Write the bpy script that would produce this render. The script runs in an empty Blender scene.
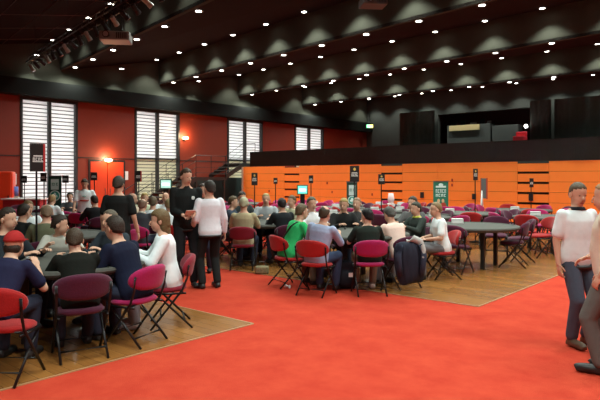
import bpy, bmesh, math, random
from mathutils import Vector, Matrix
random.seed(4)
PI = math.pi
SC = bpy.context.scene
COL = SC.collection
CAMH = 1.66
YAW = math.radians(40.8)
CY, SY = math.cos(YAW), math.sin(YAW)
F = 583.0

def plan(px, d):
    """a spot on the floor plan: bearing of an image column and its depth from the lens"""
    r = (px-300)/F*d
    return Vector((r*CY-d*SY, r*SY+d*CY, 0))
def wall_y(px, X):
    k = (px-300)/F
    return X*(CY+k*SY)/(-SY+k*CY)
def facing(deg):
    return YAW-math.radians(deg)

# ---------------------------------------------------------------- materials
MATS = {}
def mat(name, col, rough=0.6, metal=0.0, bump=0.0, scale=40.0, var=0.0, emit=None, estr=0.0, sheen=0.0, spec=0.5):
    if name in MATS: return MATS[name]
    m = bpy.data.materials.new(name); m.use_nodes = True
    nt = m.node_tree; b = nt.nodes['Principled BSDF']
    b.inputs['Base Color'].default_value = (*col, 1)
    b.inputs['Roughness'].default_value = rough
    b.inputs['Metallic'].default_value = metal
    b.inputs['Specular IOR Level'].default_value = spec
    if sheen:
        b.inputs['Sheen Weight'].default_value = sheen
    if emit:
        b.inputs['Emission Color'].default_value = (*emit, 1)
        b.inputs['Emission Strength'].default_value = estr
    if bump or var:
        tc = nt.nodes.new('ShaderNodeTexCoord'); n = nt.nodes.new('ShaderNodeTexNoise')
        n.inputs['Scale'].default_value = scale; n.inputs['Detail'].default_value = 4
        nt.links.new(tc.outputs['Object'], n.inputs['Vector'])
        if bump:
            bp = nt.nodes.new('ShaderNodeBump'); bp.inputs['Strength'].default_value = bump
            bp.inputs['Distance'].default_value = 0.01
            nt.links.new(n.outputs['Fac'], bp.inputs['Height']); nt.links.new(bp.outputs['Normal'], b.inputs['Normal'])
        if var:
            mx = nt.nodes.new('ShaderNodeMix'); mx.data_type = 'RGBA'
            mx.inputs['A'].default_value = (*[c*(1-var) for c in col], 1)
            mx.inputs['B'].default_value = (*[min(1, c*(1+var)) for c in col], 1)
            nt.links.new(n.outputs['Fac'], mx.inputs['Factor']); nt.links.new(mx.outputs['Result'], b.inputs['Base Color'])
    MATS[name] = m
    return m
def cmat(col, kind='cloth'):
    key = kind+'_%03d_%03d_%03d' % tuple(int(c*255) for c in col)
    if kind == 'cloth': return mat(key, col, 0.85, bump=0.35, scale=18, var=0.10, spec=0.2)
    if kind == 'hair': return mat(key, col, 0.55, bump=0.8, scale=90, var=0.3, spec=0.3)
    if kind == 'skin': return mat(key, col, 0.5, var=0.08, scale=12, spec=0.35)
    return mat(key, col, 0.5)

def carpet_mat():
    m = bpy.data.materials.new('red_carpet'); m.use_nodes = True; nt = m.node_tree; b = nt.nodes['Principled BSDF']
    b.inputs['Roughness'].default_value = 0.95; b.inputs['Specular IOR Level'].default_value = 0.05
    tc = nt.nodes.new('ShaderNodeTexCoord')
    n = nt.nodes.new('ShaderNodeTexNoise'); n.inputs['Scale'].default_value = 2.6; n.inputs['Detail'].default_value = 8; n.inputs['Roughness'].default_value = .65
    n2 = nt.nodes.new('ShaderNodeTexNoise'); n2.inputs['Scale'].default_value = 140; n2.inputs['Detail'].default_value = 2
    cr = nt.nodes.new('ShaderNodeValToRGB')
    cr.color_ramp.elements[0].position = .3; cr.color_ramp.elements[0].color = (.43, .038, .021, 1)
    cr.color_ramp.elements[1].position = .75; cr.color_ramp.elements[1].color = (.55, .068, .034, 1)
    bp = nt.nodes.new('ShaderNodeBump'); bp.inputs['Strength'].default_value = .5; bp.inputs['Distance'].default_value = .01
    for x in (n, n2): nt.links.new(tc.outputs['Object'], x.inputs['Vector'])
    nt.links.new(n.outputs['Fac'], cr.inputs['Fac']); nt.links.new(cr.outputs['Color'], b.inputs['Base Color'])
    nt.links.new(n2.outputs['Fac'], bp.inputs['Height']); nt.links.new(bp.outputs['Normal'], b.inputs['Normal'])
    return m
def wood_floor_mat():
    m = bpy.data.materials.new('parquet'); m.use_nodes = True; nt = m.node_tree; b = nt.nodes['Principled BSDF']
    b.inputs['Roughness'].default_value = 0.26
    tc = nt.nodes.new('ShaderNodeTexCoord')
    br = nt.nodes.new('ShaderNodeTexBrick'); br.offset = .37
    br.inputs['Scale'].default_value = 1.0; br.inputs['Brick Width'].default_value = 1.2; br.inputs['Row Height'].default_value = .14
    br.inputs['Mortar Size'].default_value = .0015
    br.inputs['Color1'].default_value = (.36, .155, .040, 1); br.inputs['Color2'].default_value = (.26, .105, .026, 1)
    br.inputs['Mortar'].default_value = (.06, .03, .012, 1)
    mp = nt.nodes.new('ShaderNodeMapping'); mp.inputs['Scale'].default_value = (2, 26, 1)
    n = nt.nodes.new('ShaderNodeTexNoise'); n.inputs['Scale'].default_value = 2; n.inputs['Detail'].default_value = 6
    mx = nt.nodes.new('ShaderNodeMix'); mx.data_type = 'RGBA'; mx.blend_type = 'MULTIPLY'; mx.inputs['Factor'].default_value = .55
    cr = nt.nodes.new('ShaderNodeValToRGB'); cr.color_ramp.elements[0].color = (.45, .42, .4, 1); cr.color_ramp.elements[1].color = (1.25, 1.2, 1.15, 1)
    L = nt.links.new
    L(tc.outputs['Object'], br.inputs['Vector']); L(tc.outputs['Object'], mp.inputs['Vector']); L(mp.outputs['Vector'], n.inputs['Vector'])
    L(n.outputs['Fac'], cr.inputs['Fac']); L(br.outputs['Color'], mx.inputs['A']); L(cr.outputs['Color'], mx.inputs['B'])
    L(mx.outputs['Result'], b.inputs['Base Color'])
    return m

# ---------------------------------------------------------------- mesh helpers
def fin(bm, name, m, parent=None, smooth=False, loc=None):
    me = bpy.data.meshes.new(name); bm.normal_update(); bm.to_mesh(me); bm.free()
    ms = m if isinstance(m, (list, tuple)) else [m]
    for x in ms: me.materials.append(x)
    if smooth:
        for p in me.polygons: p.use_smooth = True
    o = bpy.data.objects.new(name, me); COL.objects.link(o)
    if parent: o.parent = parent
    if loc is not None: o.location = loc
    return o
def tag(o, label, cat, group=None, kind=None):
    o['label'] = label; o['category'] = cat
    if group: o['group'] = group
    if kind: o['kind'] = kind
    return o
def thing(name, label, cat, loc=(0, 0, 0), rz=0, group=None):
    o = bpy.data.objects.new(name, None); COL.objects.link(o)
    o.location = loc; o.rotation_euler = (0, 0, rz); o.empty_display_size = .1
    return tag(o, label, cat, group)
def struct(name, bm, m, label, **k):
    o = fin(bm, name, m, **k); o['kind'] = 'structure'; o['label'] = label; o['category'] = name.split('_')[0]
    return o
def box(bm, x0, y0, z0, x1, y1, z1, mi=0, M=None, bev=0):
    v = [bm.verts.new((x, y, z)) for x in (x0, x1) for y in (y0, y1) for z in (z0, z1)]
    if M is not None:
        for q in v: q.co = M @ q.co
    fs = [(0, 1, 3, 2), (4, 6, 7, 5), (0, 4, 5, 1), (2, 3, 7, 6), (0, 2, 6, 4), (1, 5, 7, 3)]
    out = []
    for f in fs:
        q = bm.faces.new([v[i] for i in f]); q.material_index = mi; out.append(q)
    bmesh.ops.recalc_face_normals(bm, faces=out)
    if bev:
        es = list({e for f in out for e in f.edges})
        bmesh.ops.bevel(bm, geom=es, offset=bev, segments=2, affect='EDGES', profile=.6)
def frame_of(d):
    d = d.normalized(); up = Vector((0, 0, 1)) if abs(d.z) < .95 else Vector((0, 1, 0))
    u = d.cross(up).normalized(); return u, u.cross(d).normalized(), d
def loft(bm, rings, seg=12, cap=True, mi=0):
    """rings: (center, u, v, ru, rv)"""
    R = []
    for (c, u, v, ru, rv) in rings:
        R.append([bm.verts.new(c+u*(math.cos(2*PI*i/seg)*ru)+v*(math.sin(2*PI*i/seg)*rv)) for i in range(seg)])
    fs = []
    for a, b in zip(R, R[1:]):
        for i in range(seg):
            fs.append(bm.faces.new((a[i], a[(i+1) % seg], b[(i+1) % seg], b[i])))
    if cap:
        fs.append(bm.faces.new(R[0])); fs.append(bm.faces.new(R[-1]))
    for f in fs: f.material_index = mi
    bmesh.ops.recalc_face_normals(bm, faces=fs)
def tube(bm, pts, r, seg=8, mi=0):
    pts = [Vector(p) for p in pts]; rings = []
    rr = r if isinstance(r, (list, tuple)) else [r]*len(pts)
    pu = None
    for i, p in enumerate(pts):
        d = (pts[min(i+1, len(pts)-1)]-pts[max(i-1, 0)])
        u, v, d = frame_of(d)
        if pu is not None:
            u = (pu-d*pu.dot(d)).normalized(); v = d.cross(u)
        pu = u
        rings.append((p, u, v, rr[i], rr[i]))
    loft(bm, rings, seg, mi=mi)
def caps(bm, a, b, ra, rb, seg=10):
    a, b = Vector(a), Vector(b)
    if (b-a).length < 1e-4: b = a+Vector((0, 0, .001))
    u, v, d = frame_of(b-a); rings = []
    for t in (-.98, -.8, -.45): rings.append((a+d*(ra*t), u, v, ra*math.sqrt(1-t*t), ra*math.sqrt(1-t*t)))
    rings.append((a, u, v, ra, ra)); rings.append((b, u, v, rb, rb))
    for t in (.45, .8, .98): rings.append((b+d*(rb*t), u, v, rb*math.sqrt(1-t*t), rb*math.sqrt(1-t*t)))
    loft(bm, rings, seg)
def ell(bm, c, rad, R=None, seg=14, rg=9, mi=0):
    c = Vector(c); M = Matrix.Translation(c) @ (R.to_4x4() if R is not None else Matrix.Identity(4)) @ Matrix.Diagonal((*rad, 1))
    r = bmesh.ops.create_uvsphere(bm, u_segments=seg, v_segments=rg, radius=1, matrix=M)
    for v in r['verts']:
        for f in v.link_faces: f.material_index = mi
def cyl(bm, c, r, h, seg=20, mi=0, r2=None):
    c = Vector(c); X, Y = Vector((1, 0, 0)), Vector((0, 1, 0)); r2 = r if r2 is None else r2
    loft(bm, [(c, X, Y, r, r), (c+Vector((0, 0, h)), X, Y, r2, r2)], seg, mi=mi)
def remesh(bm, vox, smooth=2, fac=.5):
    me = bpy.data.meshes.new('tmp'); bm.to_mesh(me); bm.free()
    o = bpy.data.objects.new('tmp', me); COL.objects.link(o)
    a = o.modifiers.new('r', 'REMESH'); a.mode = 'VOXEL'; a.voxel_size = vox; a.use_smooth_shade = True
    if smooth:
        s = o.modifiers.new('s', 'SMOOTH'); s.factor = fac; s.iterations = smooth
    dg = bpy.context.evaluated_depsgraph_get(); dg.update()
    out = bpy.data.meshes.new_from_object(o.evaluated_get(dg), depsgraph=dg)
    bpy.data.objects.remove(o); bpy.data.meshes.remove(me)
    return out
def mesh_obj(me, name, m, parent):
    me.name = name; me.materials.clear(); me.materials.append(m)
    for p in me.polygons: p.use_smooth = True; p.material_index = 0
    o = bpy.data.objects.new(name, me); COL.objects.link(o); o.parent = parent
    return o

# ---------------------------------------------------------------- common materials
CARPET = carpet_mat(); WOOD = wood_floor_mat()
BLACK = mat('black_paint', (.012, .012, .012), .45)
DARK = mat('dark_metal', (.02, .02, .021), .35, .6)
STEEL = mat('grey_steel', (.25, .25, .26), .35, .9)
WHITE = mat('white_plastic', (.8, .8, .78), .4)
REDWALL = mat('red_wall_paint', (.22, .024, .007), .6, bump=.05, scale=8, var=.08)
REDDOOR = mat('red_door_paint', (.62, .055, .015), .45, var=.05, scale=5)
ORANGE = mat('orange_boards', (.93, .255, .035), .45, bump=.05, scale=3, var=.05)
DRAPE = mat('black_drape', (.024, .042, .038), .9, bump=.3, scale=6, var=.2)
FACE = mat('beam_face_paint', (.060, .060, .046), .9, bump=.1, scale=3, var=.12, spec=.05)
PANEL = mat('ceiling_panel', (.014, .008, .0075), .85, bump=.05, scale=2, var=.15, spec=.08)
MULL = mat('window_frame_paint', (.02, .02, .02), .5)
GOLD = mat('gold_print', (.75, .5, .12), .4)
GREEN = mat('banner_green', (.02, .17, .10), .5)
DKGREEN = mat('banner_dark_green', (.01, .05, .035), .5)

# ================================================================= SETTING
XW = -22.5; XR = 3.2; Y0 = -5.0; YB = 33.0; ZE = 6.0; ZT = 7.1
bm = bmesh.new(); box(bm, XW-.3, Y0-.3, -.2, XR+.3, YB+4, 0); struct('floor', bm, CARPET, 'red carpet covering the hall floor')
def island(n, x0, y0, x1, y1, lab):
    bm = bmesh.new(); box(bm, x0, y0, 0, x1, y1, .006); o = struct('floor_parquet', bm, WOOD, lab)
    bm = bmesh.new(); t = .008
    for q in ((x1-t, y0, x1+t, y1), (x0-t, y0, x0+t, y1), (x0, y0-t, x1, y0+t), (x0, y1-t, x1, y1+t)): box(bm, q[0], q[1], 0, q[2], q[3], .010)
    struct('trim_%d' % n, bm, mat('trim_strip', (.42, .26, .13), .4), 'thin pale edging strip around the parquet')
island(1, -12.2, -3.0, -4.76, 4.70, 'brown parquet floor under the left foreground table')
island(2, -9.6, 7.23, -3.19, 17.6, 'brown parquet floor under the right hand tables')
bm = bmesh.new(); box(bm, XR, Y0, 0, XR+.3, YB, ZT+.3); struct('wall_right', bm, REDWALL, 'red wall on the right side of the hall')
bm = bmesh.new(); box(bm, XW-.3, Y0-.3, 0, XR+.3, Y0, ZT+.3); struct('wall_front', bm, REDWALL, 'red wall behind the camera')

# left wall with window bays
wins = []
for a, b in ((20, 77.5), (134.5, 179.5), (227, 262.5), (294.5, 323.5)): wins.append((wall_y(a, XW), wall_y(b, XW)))
WT = 4.82
bm = bmesh.new(); y = Y0
for a, b in wins:
    box(bm, XW-.3, y, 0, XW, a, WT); y = b
box(bm, XW-.3, y, 0, XW, YB, WT)
box(bm, XW-.3, Y0, WT, XW, YB, ZT+.4)
struct('wall_left', bm, REDWALL, 'tall red side wall with window bays')
# seams of the wall panels (shadow gaps, real strips set proud)
bm = bmesh.new(); prev = Y0
for (a, b) in wins+[(YB, YB)]:
    for z in (2.55,): box(bm, XW, prev+.02, z-.03, XW+.02, a-.02, z+.01)
    prev = b
for px in (158, 205, 281, 340):
    pass
struct('trim_3', bm, BLACK, 'dark strip for the shadow gap between the red wall panels')
bm = bmesh.new()
box(bm, XW, Y0, WT, XW+.5, YB, 5.42)
struct('trim_4', bm, mat('ledge_paint', (.010, .011, .010), .85, spec=.1), 'dark ledge running along the top of the red side wall')
bm = bmesh.new(); box(bm, XW, Y0, 5.42, XW+.03, YB, ZT+.3)
struct('wall_left_upper', bm, FACE, 'dark green grey wall strip above the ledge')

def blind(n, col, tr):
    m = mat(n, col, .6); nt = m.node_tree; b = nt.nodes['Principled BSDF']; out = [x for x in nt.nodes if x.type == 'OUTPUT_MATERIAL'][0]
    t = nt.nodes.new('ShaderNodeBsdfTranslucent'); t.inputs['Color'].default_value = (*col, 1)
    mx = nt.nodes.new('ShaderNodeMixShader'); mx.inputs[0].default_value = tr
    nt.links.new(b.outputs[0], mx.inputs[1]); nt.links.new(t.outputs[0], mx.inputs[2]); nt.links.new(mx.outputs[0], out.inputs['Surface'])
    return m
def day(n, s): return mat(n, (.8, .8, .8), .5, emit=(1, .99, .96), estr=s)
SL1 = blind('white_blind_slats', (.85, .86, .86), .6); SL2 = blind('beige_blind_slats', (.72, .70, .56), .42)
splits = [0.0, 0.485, .50, .47]
for i, (a, b) in enumerate(wins):
    root = bpy.data.objects.new('window_%d' % (i+1), None); COL.objects.link(root); root['kind'] = 'structure'
    root['category'] = 'window'; root['label'] = ['tall window nearest the camera, white blinds over its full height', 'second tall window, white blind above and beige blind below', 'third tall window beside the stairs', 'farthest tall window showing above the black drape'][i]
    mid = (a+b)/2; w = .09*(1+.1*i)
    bm = bmesh.new()
    for yy in (a, mid-w/2, b-w): box(bm, XW-.28, yy, 0, XW+.04, yy+w, WT)
    box(bm, XW-.28, a, WT-.12, XW+.03, b, WT); box(bm, XW-.28, a, 0, XW+.03, b, .12)
    zs = 0.12+(WT-.24)*splits[i]+.25
    if splits[i]: box(bm, XW-.28, a, zs-.03, XW-.02, b, zs+.03)
    fin(bm, 'window_frame', MULL, root)
    bm = bmesh.new(); box(bm, XW-.34, a, 0, XW-.30, b, WT); fin(bm, 'daylight_pane', day('daylight', 1.5), root)
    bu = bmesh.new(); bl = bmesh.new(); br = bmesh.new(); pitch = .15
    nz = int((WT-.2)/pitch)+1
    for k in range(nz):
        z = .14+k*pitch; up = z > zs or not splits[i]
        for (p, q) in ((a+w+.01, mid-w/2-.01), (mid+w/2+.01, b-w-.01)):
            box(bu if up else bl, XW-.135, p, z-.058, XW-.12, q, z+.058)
            box(br, XW-.16, p, z+.056, XW-.14, q, z+pitch-.056)  # dark bars drawn as the shade line between neighbouring slats
    fin(br, 'slat_shadow_line', mat('slat_shadow_line', (.10, .10, .10), .6), root)
    fin(bu, 'upper_blind', SL1, root)
    if splits[i]: fin(bl, 'lower_blind', SL2, root)
    else: bl.free()

# red double door in the left wall
def door(n, ya, yb, zt):
    root = bpy.data.objects.new('door_%d' % n, None); COL.objects.link(root); root['kind'] = 'structure'; root['label'] = 'red double door in the side wall'; root['category'] = 'door'
    m = (ya+yb)/2
    bm = bmesh.new(); box(bm, XW, ya-.08, 0, XW+.04, ya, zt+.08); box(bm, XW, yb, 0, XW+.04, yb+.08, zt+.08); box(bm, XW, ya, zt, XW+.04, yb, zt+.08)
    fin(bm, 'door_frame', BLACK, root)
    for p, q in ((ya, m-.015), (m+.015, yb)):
        bm = bmesh.new(); box(bm, XW, p, 0.02, XW+.05, q, zt-.01, bev=.006); o = fin(bm, 'door_leaf', REDDOOR, root)
        bm = bmesh.new(); yy = m-.12 if p == ya else m+.12
        tube(bm, [(XW+.05, yy, 1.0), (XW+.10, yy, 1.0), (XW+.10, yy, 1.25), (XW+.05, yy, 1.25)], .012); fin(bm, 'door_handle', STEEL, o)
door(1, wall_y(90, XW), wall_y(123, XW), 2.40)
bm = bmesh.new(); box(bm, XW, wall_y(126, XW)-.2, 1.62, XW+.012, wall_y(126, XW)+.1, 2.0); tag(fin(bm, 'paper_notice', WHITE), 'white paper notice taped to the red wall beside the double door', 'notice')
bm = bmesh.new(); box(bm, XW, wall_y(11, XW)-.15, 1.45, XW+.012, wall_y(11, XW)+.2, 1.85); tag(fin(bm, 'paper_notice', WHITE), 'white paper notice on red wall left of the tallest white window', 'notice')

# wall lights
for px, z, lab in ((107, 2.46, 'glowing uplight on the red wall above the double door'), (184, 3.62, 'glowing wall light high on the red wall right of the second window')):
    yy = wall_y(px, XW); t = thing('wall_light', lab, 'wall light', (XW, yy, z))
    bm = bmesh.new(); box(bm, 0, -.06, -.12, .05, .06, .0); fin(bm, 'bracket', DARK, t)
    bm = bmesh.new(); ell(bm, (.12, 0, .0), (.10, .17, .07)); fin(bm, 'lamp_shade', mat('sconce_glow', (1, .8, .5), emit=(1, .66, .32), estr=14), t, smooth=True)
    l = bpy.data.lights.new('sconce', 'POINT'); l.energy = 22; l.color = (1, .7, .4); l.shadow_soft_size = .08
    lo = bpy.data.objects.new('sconce_lamp', l); COL.objects.link(lo); lo.parent = t; lo.location = (.32, 0, .1)

# ---- saw-tooth ceiling: each bay rises from a low edge to the top of the next lit face
edges = [((-23.7, 6.0), (-10.9, 3.7)), ((-23.7, 11.6), (-10.9, 9.25)), ((-23.3, 16.2), (-6.9, 13.9)), ((-21.5, 20.95), (-4.6, 19.0)), ((-22.6, 26.2), (-6.2, 25.6)), ((-22.5, 33.0), (0, 33.0))]
def edge_y(k, X):
    if k < 0: return edge_y(0, X)-5.6*(-k)
    (x0, y0), (x1, y1) = edges[k]; return y0+(y1-y0)*(X-x0)/(x1-x0)
XL, XRR = XW, XR
beams = range(-1, len(edges))
for k in range(-2, len(edges)-1):
    bm = bmesh.new()
    p = [(XL, edge_y(k, XL), ZE), (XRR, edge_y(k, XRR), ZE), (XRR, edge_y(k+1, XRR), ZT), (XL, edge_y(k+1, XL), ZT)]
    vs = [bm.verts.new(v) for v in p]+[bm.verts.new((v[0], v[1], v[2]+.1)) for v in p]
    bm.faces.new(vs[:4]); bm.faces.new(vs[4:])
    for i in range(4): bm.faces.new((vs[i], vs[(i+1) % 4], vs[4+(i+1) % 4], vs[4+i]))
    bmesh.ops.recalc_face_normals(bm, faces=bm.faces)
    struct('ceiling', bm, PANEL, 'dark sloping ceiling panel')
    if k+1 < len(edges)-1:
        bm = bmesh.new(); t = .12
        p = [(XL, edge_y(k+1, XL)), (XRR, edge_y(k+1, XRR)), (XRR, edge_y(k+1, XRR)+t), (XL, edge_y(k+1, XL)+t)]
        vs = [bm.verts.new((*v, ZE)) for v in p]+[bm.verts.new((*v, ZT+.1)) for v in p]
        bm.faces.new(vs[:4]); bm.faces.new(vs[4:])
        for i in range(4): bm.faces.new((vs[i], vs[(i+1) % 4], vs[4+(i+1) % 4], vs[4+i]))
        bmesh.ops.recalc_face_normals(bm, faces=bm.faces)
        struct('ceiling_beam', bm, FACE, 'grey green ceiling beam face with light scallops')
# grid strips under the near ceiling panel
bm = bmesh.new()
def pz(k, X, Y):
    a, b = edge_y(k, X), edge_y(k+1, X); return ZE+(ZT-ZE)*(Y-a)/(b-a)
for X in [XW+1+1.95*i for i in range(8)]:
    a, b = edge_y(0, X)+.2, edge_y(1, X)-.1
    tube(bm, [(X, a, pz(0, X, a)-.01), (X, b, pz(0, X, b)-.01)], .012, 4)
for f in (.2, .4, .6, .8):
    pts = []
    for X in (XW+.1, -14, -6): Yv = edge_y(0, X)*(1-f)+edge_y(1, X)*f; pts.append((X, Yv, pz(0, X, Yv)-.01))
    tube(bm, pts, .012, 4)
struct('trim_5', bm, mat('grid_strip', (.10, .07, .06), .5), 'thin grid strips of the near ceiling')

# downlights
GLOW = mat('downlight_glow', (1, 1, 1), emit=(1, .95, .84), estr=9)
bm = bmesh.new(); loft(bm, [(Vector((0, 0, .02)), Vector((1, 0, 0)), Vector((0, 1, 0)), .14, .14), (Vector((0, 0, -.004)), Vector((1, 0, 0)), Vector((0, 1, 0)), .135, .135)], 16)
TRIMME = bpy.data.meshes.new('trim_ring'); bm.to_mesh(TRIMME); bm.free(); TRIMME.materials.append(DARK)
bm = bmesh.new(); cyl(bm, (0, 0, -.010), .080, .010, 16)
DIFME = bpy.data.meshes.new('diffuser'); bm.to_mesh(DIFME); bm.free(); DIFME.materials.append(GLOW)
LIGHTS = {}
def spot(energy, ang, blend, col=(.90, 1, .92)):
    key = (energy, ang, blend)
    if key not in LIGHTS:
        l = bpy.data.lights.new('downlight', 'SPOT'); l.energy = energy; l.spot_size = math.radians(ang); l.spot_blend = blend
        l.color = col; l.shadow_soft_size = .09; LIGHTS[key] = l
    return LIGHTS[key]
ORD = ['first', 'second', 'third', 'fourth', 'fifth', 'sixth', 'seventh', 'eighth', 'ninth', 'tenth', 'eleventh', 'twelfth', 'thirteenth', 'fourteenth']
BEAMN = {-1: 'unseen bay overhead, added for light', 0: 'nearest bay (near row of lamps unseen, added for light)', 1: 'second bay', 2: 'third bay', 3: 'fourth bay', 4: 'rearmost bay'}
def downlight(X, Yv, z, lab, group, energy, ang, blend, visible=True):
    t = thing('downlight', lab, 'ceiling light', (X, Yv, z), 0, group)
    if visible:
        a = bpy.data.objects.new('trim_ring', TRIMME); COL.objects.link(a); a.parent = t
        b = bpy.data.objects.new('diffuser', DIFME); COL.objects.link(b); b.parent = t
    if energy:
        lo = bpy.data.objects.new('downlight_lamp', spot(energy, ang, blend)); COL.objects.link(lo); lo.parent = t; lo.location = (0, 0, -.07)
EA, EB = 135, 85
for k in (-1, 0, 1, 2, 3, 4):  # all overhead lamps and the nearest bay's near row: unseen, added to brighten foreground
    n = 0
    for i in range(14):
        X = XW+.75+1.95*i
        if X > XR-.3 or (k == -1 and X < -7): continue
        lab = ORD[i] if i < 14 else ''
        Yv = edge_y(k, X)+.38
        if k > 0 or X > -6:
            downlight(X, Yv, pz(k, X, Yv)-.02, f'small round downlight, {lab} from the side wall in near row of the {BEAMN[k]}', f'near row of downlights in the {BEAMN[k]}', EA, 158, .9)
        elif k == 0:
            pass
        Yb = edge_y(k+1, X)-(.52 if k < 4 else .8)
        downlight(X, Yb, pz(k, X, Yb)-.02, f'small round downlight, {lab} from the side wall in far row of the {BEAMN[k]}', f'far row of downlights in the {BEAMN[k]}', EB if (k > 0 or X > -8) else 22, 108, .55)
for j, (px) in enumerate((36, 121, 198, 262)):
    Yv = wall_y(px, XW+.5)
    kk = [q for q in range(5) if edge_y(q, XW) < Yv][-1]
    downlight(XW+.55, Yv, 6.35, f'bright downlight washing the wall above the ledge, {ORD[j]} along from the left', 'bright downlights above the ledge', 60, 84, .3)

# back of the hall
bm = bmesh.new()
xo0 = -.6; 
def back_x(px, Y=YB):
    k = (px-300)/F; return Y*(-SY+k*CY)/(CY+k*SY)
ox0, ox1 = back_x(438), back_x(531)
RB = mat('back_wall_fabric', (.035, .037, .031), .85, bump=.2, scale=4, var=.15)
box(bm, XW, YB, 0, ox0, YB+.3, ZT+.2); box(bm, ox1, YB, 0, XR, YB+.3, ZT+.2)
box(bm, ox0, YB, 0, ox1, YB+.3, 3.4); box(bm, ox0, YB, 5.65, ox1, YB+.3, ZT+.2)
struct('wall_back', bm, RB, 'dark wall at the back of the hall with the control room opening')
bm = bmesh.new(); box(bm, ox0-.5, YB+3, 3.2, ox1+.5, YB+3.2, 6.2); box(bm, ox0-.7, YB+.3, 3.2, ox0-.5, YB+3, 6.2); box(bm, ox1+.5, YB+.3, 3.2, ox1+.7, YB+3, 6.2); box(bm, ox0-.5, YB+.3, 6.0, ox1+.5, YB+3, 6.2)
struct('wall_control_room', bm, mat('dark_red_wall', (.06, .008, .01), .8), 'dark red wall inside the control room')
bm = bmesh.new(); box(bm, XW+3, 30.5, 3.45, XR, YB+3, 3.6); box(bm, XW+3, 30.5, 0, XR, 30.7, 3.45)
struct('floor_balcony', bm, DRAPE, 'dark balcony floor in front of the control room')
# curtains with folds hanging on the back wall
def curtain(x0, x1, z0, z1, Y, lab, amp=.06, per=.28, name='curtain'):
    bm = bmesh.new(); n = int((x1-x0)/per*6); A, B = [], []
    for i in range(n+1):
        x = x0+(x1-x0)*i/n; yv = Y-.1-amp*abs(math.sin((x-x0)/per*PI))-.02*math.sin(x*7)
        A.append(bm.verts.new((x, yv, z0))); B.append(bm.verts.new((x, yv, z1)))
    for i in range(n): bm.faces.new((A[i], A[i+1], B[i+1], B[i]))
    bmesh.ops.solidify(bm, geom=bm.faces[:], thickness=.02)
    return tag(fin(bm, name, mat('grey_curtain', (.075, .078, .066), .9, var=.15, scale=3), smooth=True), lab, 'curtain')
curtain(back_x(402), back_x(437), 3.6, 5.9, YB-.2, 'dark grey curtain left of the control room opening')
curtain(back_x(532), back_x(553), 3.6, 5.95, YB-.2, 'narrow dark grey curtain directly right of the control room opening')
curtain(back_x(556), back_x(612), 3.6, 5.95, YB-.2, 'wide dark grey curtain at far right above the orange seating', per=.35)
# exit lamp at the corner
t = thing('exit_sign', 'small green and yellow lit exit sign in the far corner by the red wall', 'sign', (-21.7, 32.2, 5.0))
bm = bmesh.new(); box(bm, -.25, -.05, 0, .25, .05, .3, M=Matrix.Rotation(YAW, 4, 'Z')); box(bm, -.02, -.02, .3, .02, .02, 1.0); fin(bm, 'housing', DARK, t)
bm = bmesh.new(); box(bm, -.2, -.062, .05, .0, -.052, .25, M=Matrix.Rotation(YAW, 4, 'Z')); fin(bm, 'green_panel', mat('exit_green', (.1, .8, .3), emit=(.2, 1, .35), estr=2.5), t)
bm = bmesh.new(); box(bm, .0, -.062, .05, .2, -.052, .25, M=Matrix.Rotation(YAW, 4, 'Z')); fin(bm, 'yellow_panel', mat('exit_yellow', (.8, .8, .1), emit=(1, .9, .2), estr=2), t)
# control desk
def bx_at(px, d): p = plan(px, d); return p.x, p.y
def fixture(name, lab, cat, px0, px1, y0, y1, Y, depth, m, ztop=None):
    xa, xb = back_x(px0, Y), back_x(px1, Y); d = Y/(CY+((px0+px1)/2-300)/F*SY)
    za = CAMH+(179-y1)*d/F; zb = CAMH+(179-y0)*d/F
    return xa, xb, za, zb
xa, xb, za, zb = fixture('', '', '', 449, 520, 124, 146, 33.4, 1, None)
t = thing('control_desk', 'long dark grey control desk in the opening above the orange seating', 'desk', ((xa+xb)/2, 33.5, 3.6))
bm = bmesh.new(); box(bm, -(xb-xa)/2, -.35, 0, (xb-xa)/2*.25, .35, zb-3.6, bev=.01); fin(bm, 'left_counter', mat('desk_grey', (.07, .075, .07), .6), t)
bm = bmesh.new(); box(bm, (xb-xa)/2*.3, -.35, 0, (xb-xa)/2, .35, zb-3.75, bev=.01); fin(bm, 'right_counter', mat('desk_grey', (.07, .075, .07), .6), t)
bm = bmesh.new(); box(bm, -(xb-xa)/2+.2, -.5, zb-3.6-.35, -(xb-xa)/2+2.1, -.35, zb-3.6-.02, bev=.01); fin(bm, 'pale_wood_front', mat('pale_wood', (.80, .60, .30), .5), t)
dz = zb
for j, (o, w, h, nm, m, lab) in enumerate(((-2.0, .35, .22, 'mixing_console', DARK, 'small dark mixing console at the left end of the control desk'), (-1.4, .3, .3, 'computer_monitor', DARK, 'dark monitor above the pale wood front of the control desk'), (-.7, .4, .18, 'laptop', STEEL, 'grey laptop left of centre on the control desk'), (-.1, .3, .35, 'computer_monitor', DARK, 'dark monitor at the centre of the control desk'), (.35, .25, .2, 'laptop', STEEL, 'small grey laptop right of centre on the control desk'))):
    t = thing(nm, lab, nm.replace('_', ' '), ((xa+xb)/2+o*.95, 33.45, dz))
    bm = bmesh.new(); box(bm, -w/2, -.12, 0, w/2, .12, .03, bev=.005); fin(bm, 'base', m, t)
    bm = bmesh.new(); box(bm, -w/2, .04, .03, w/2, .08, h, bev=.008, M=Matrix.Rotation(math.radians(-8), 4, 'X')); fin(bm, 'screen', m, t)
lx = back_x(529, 33.2)
t = thing('desk_lamp', 'small bright desk lamp at the right end of the control room opening', 'lamp', (lx, 32.6, 3.6))
bm = bmesh.new(); tube(bm, [(0, 0, 0), (0, 0, .7), (.05, 0, .9)], .02); cyl(bm, (0, 0, 0), .14, .03); fin(bm, 'stand', DARK, t)
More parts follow.
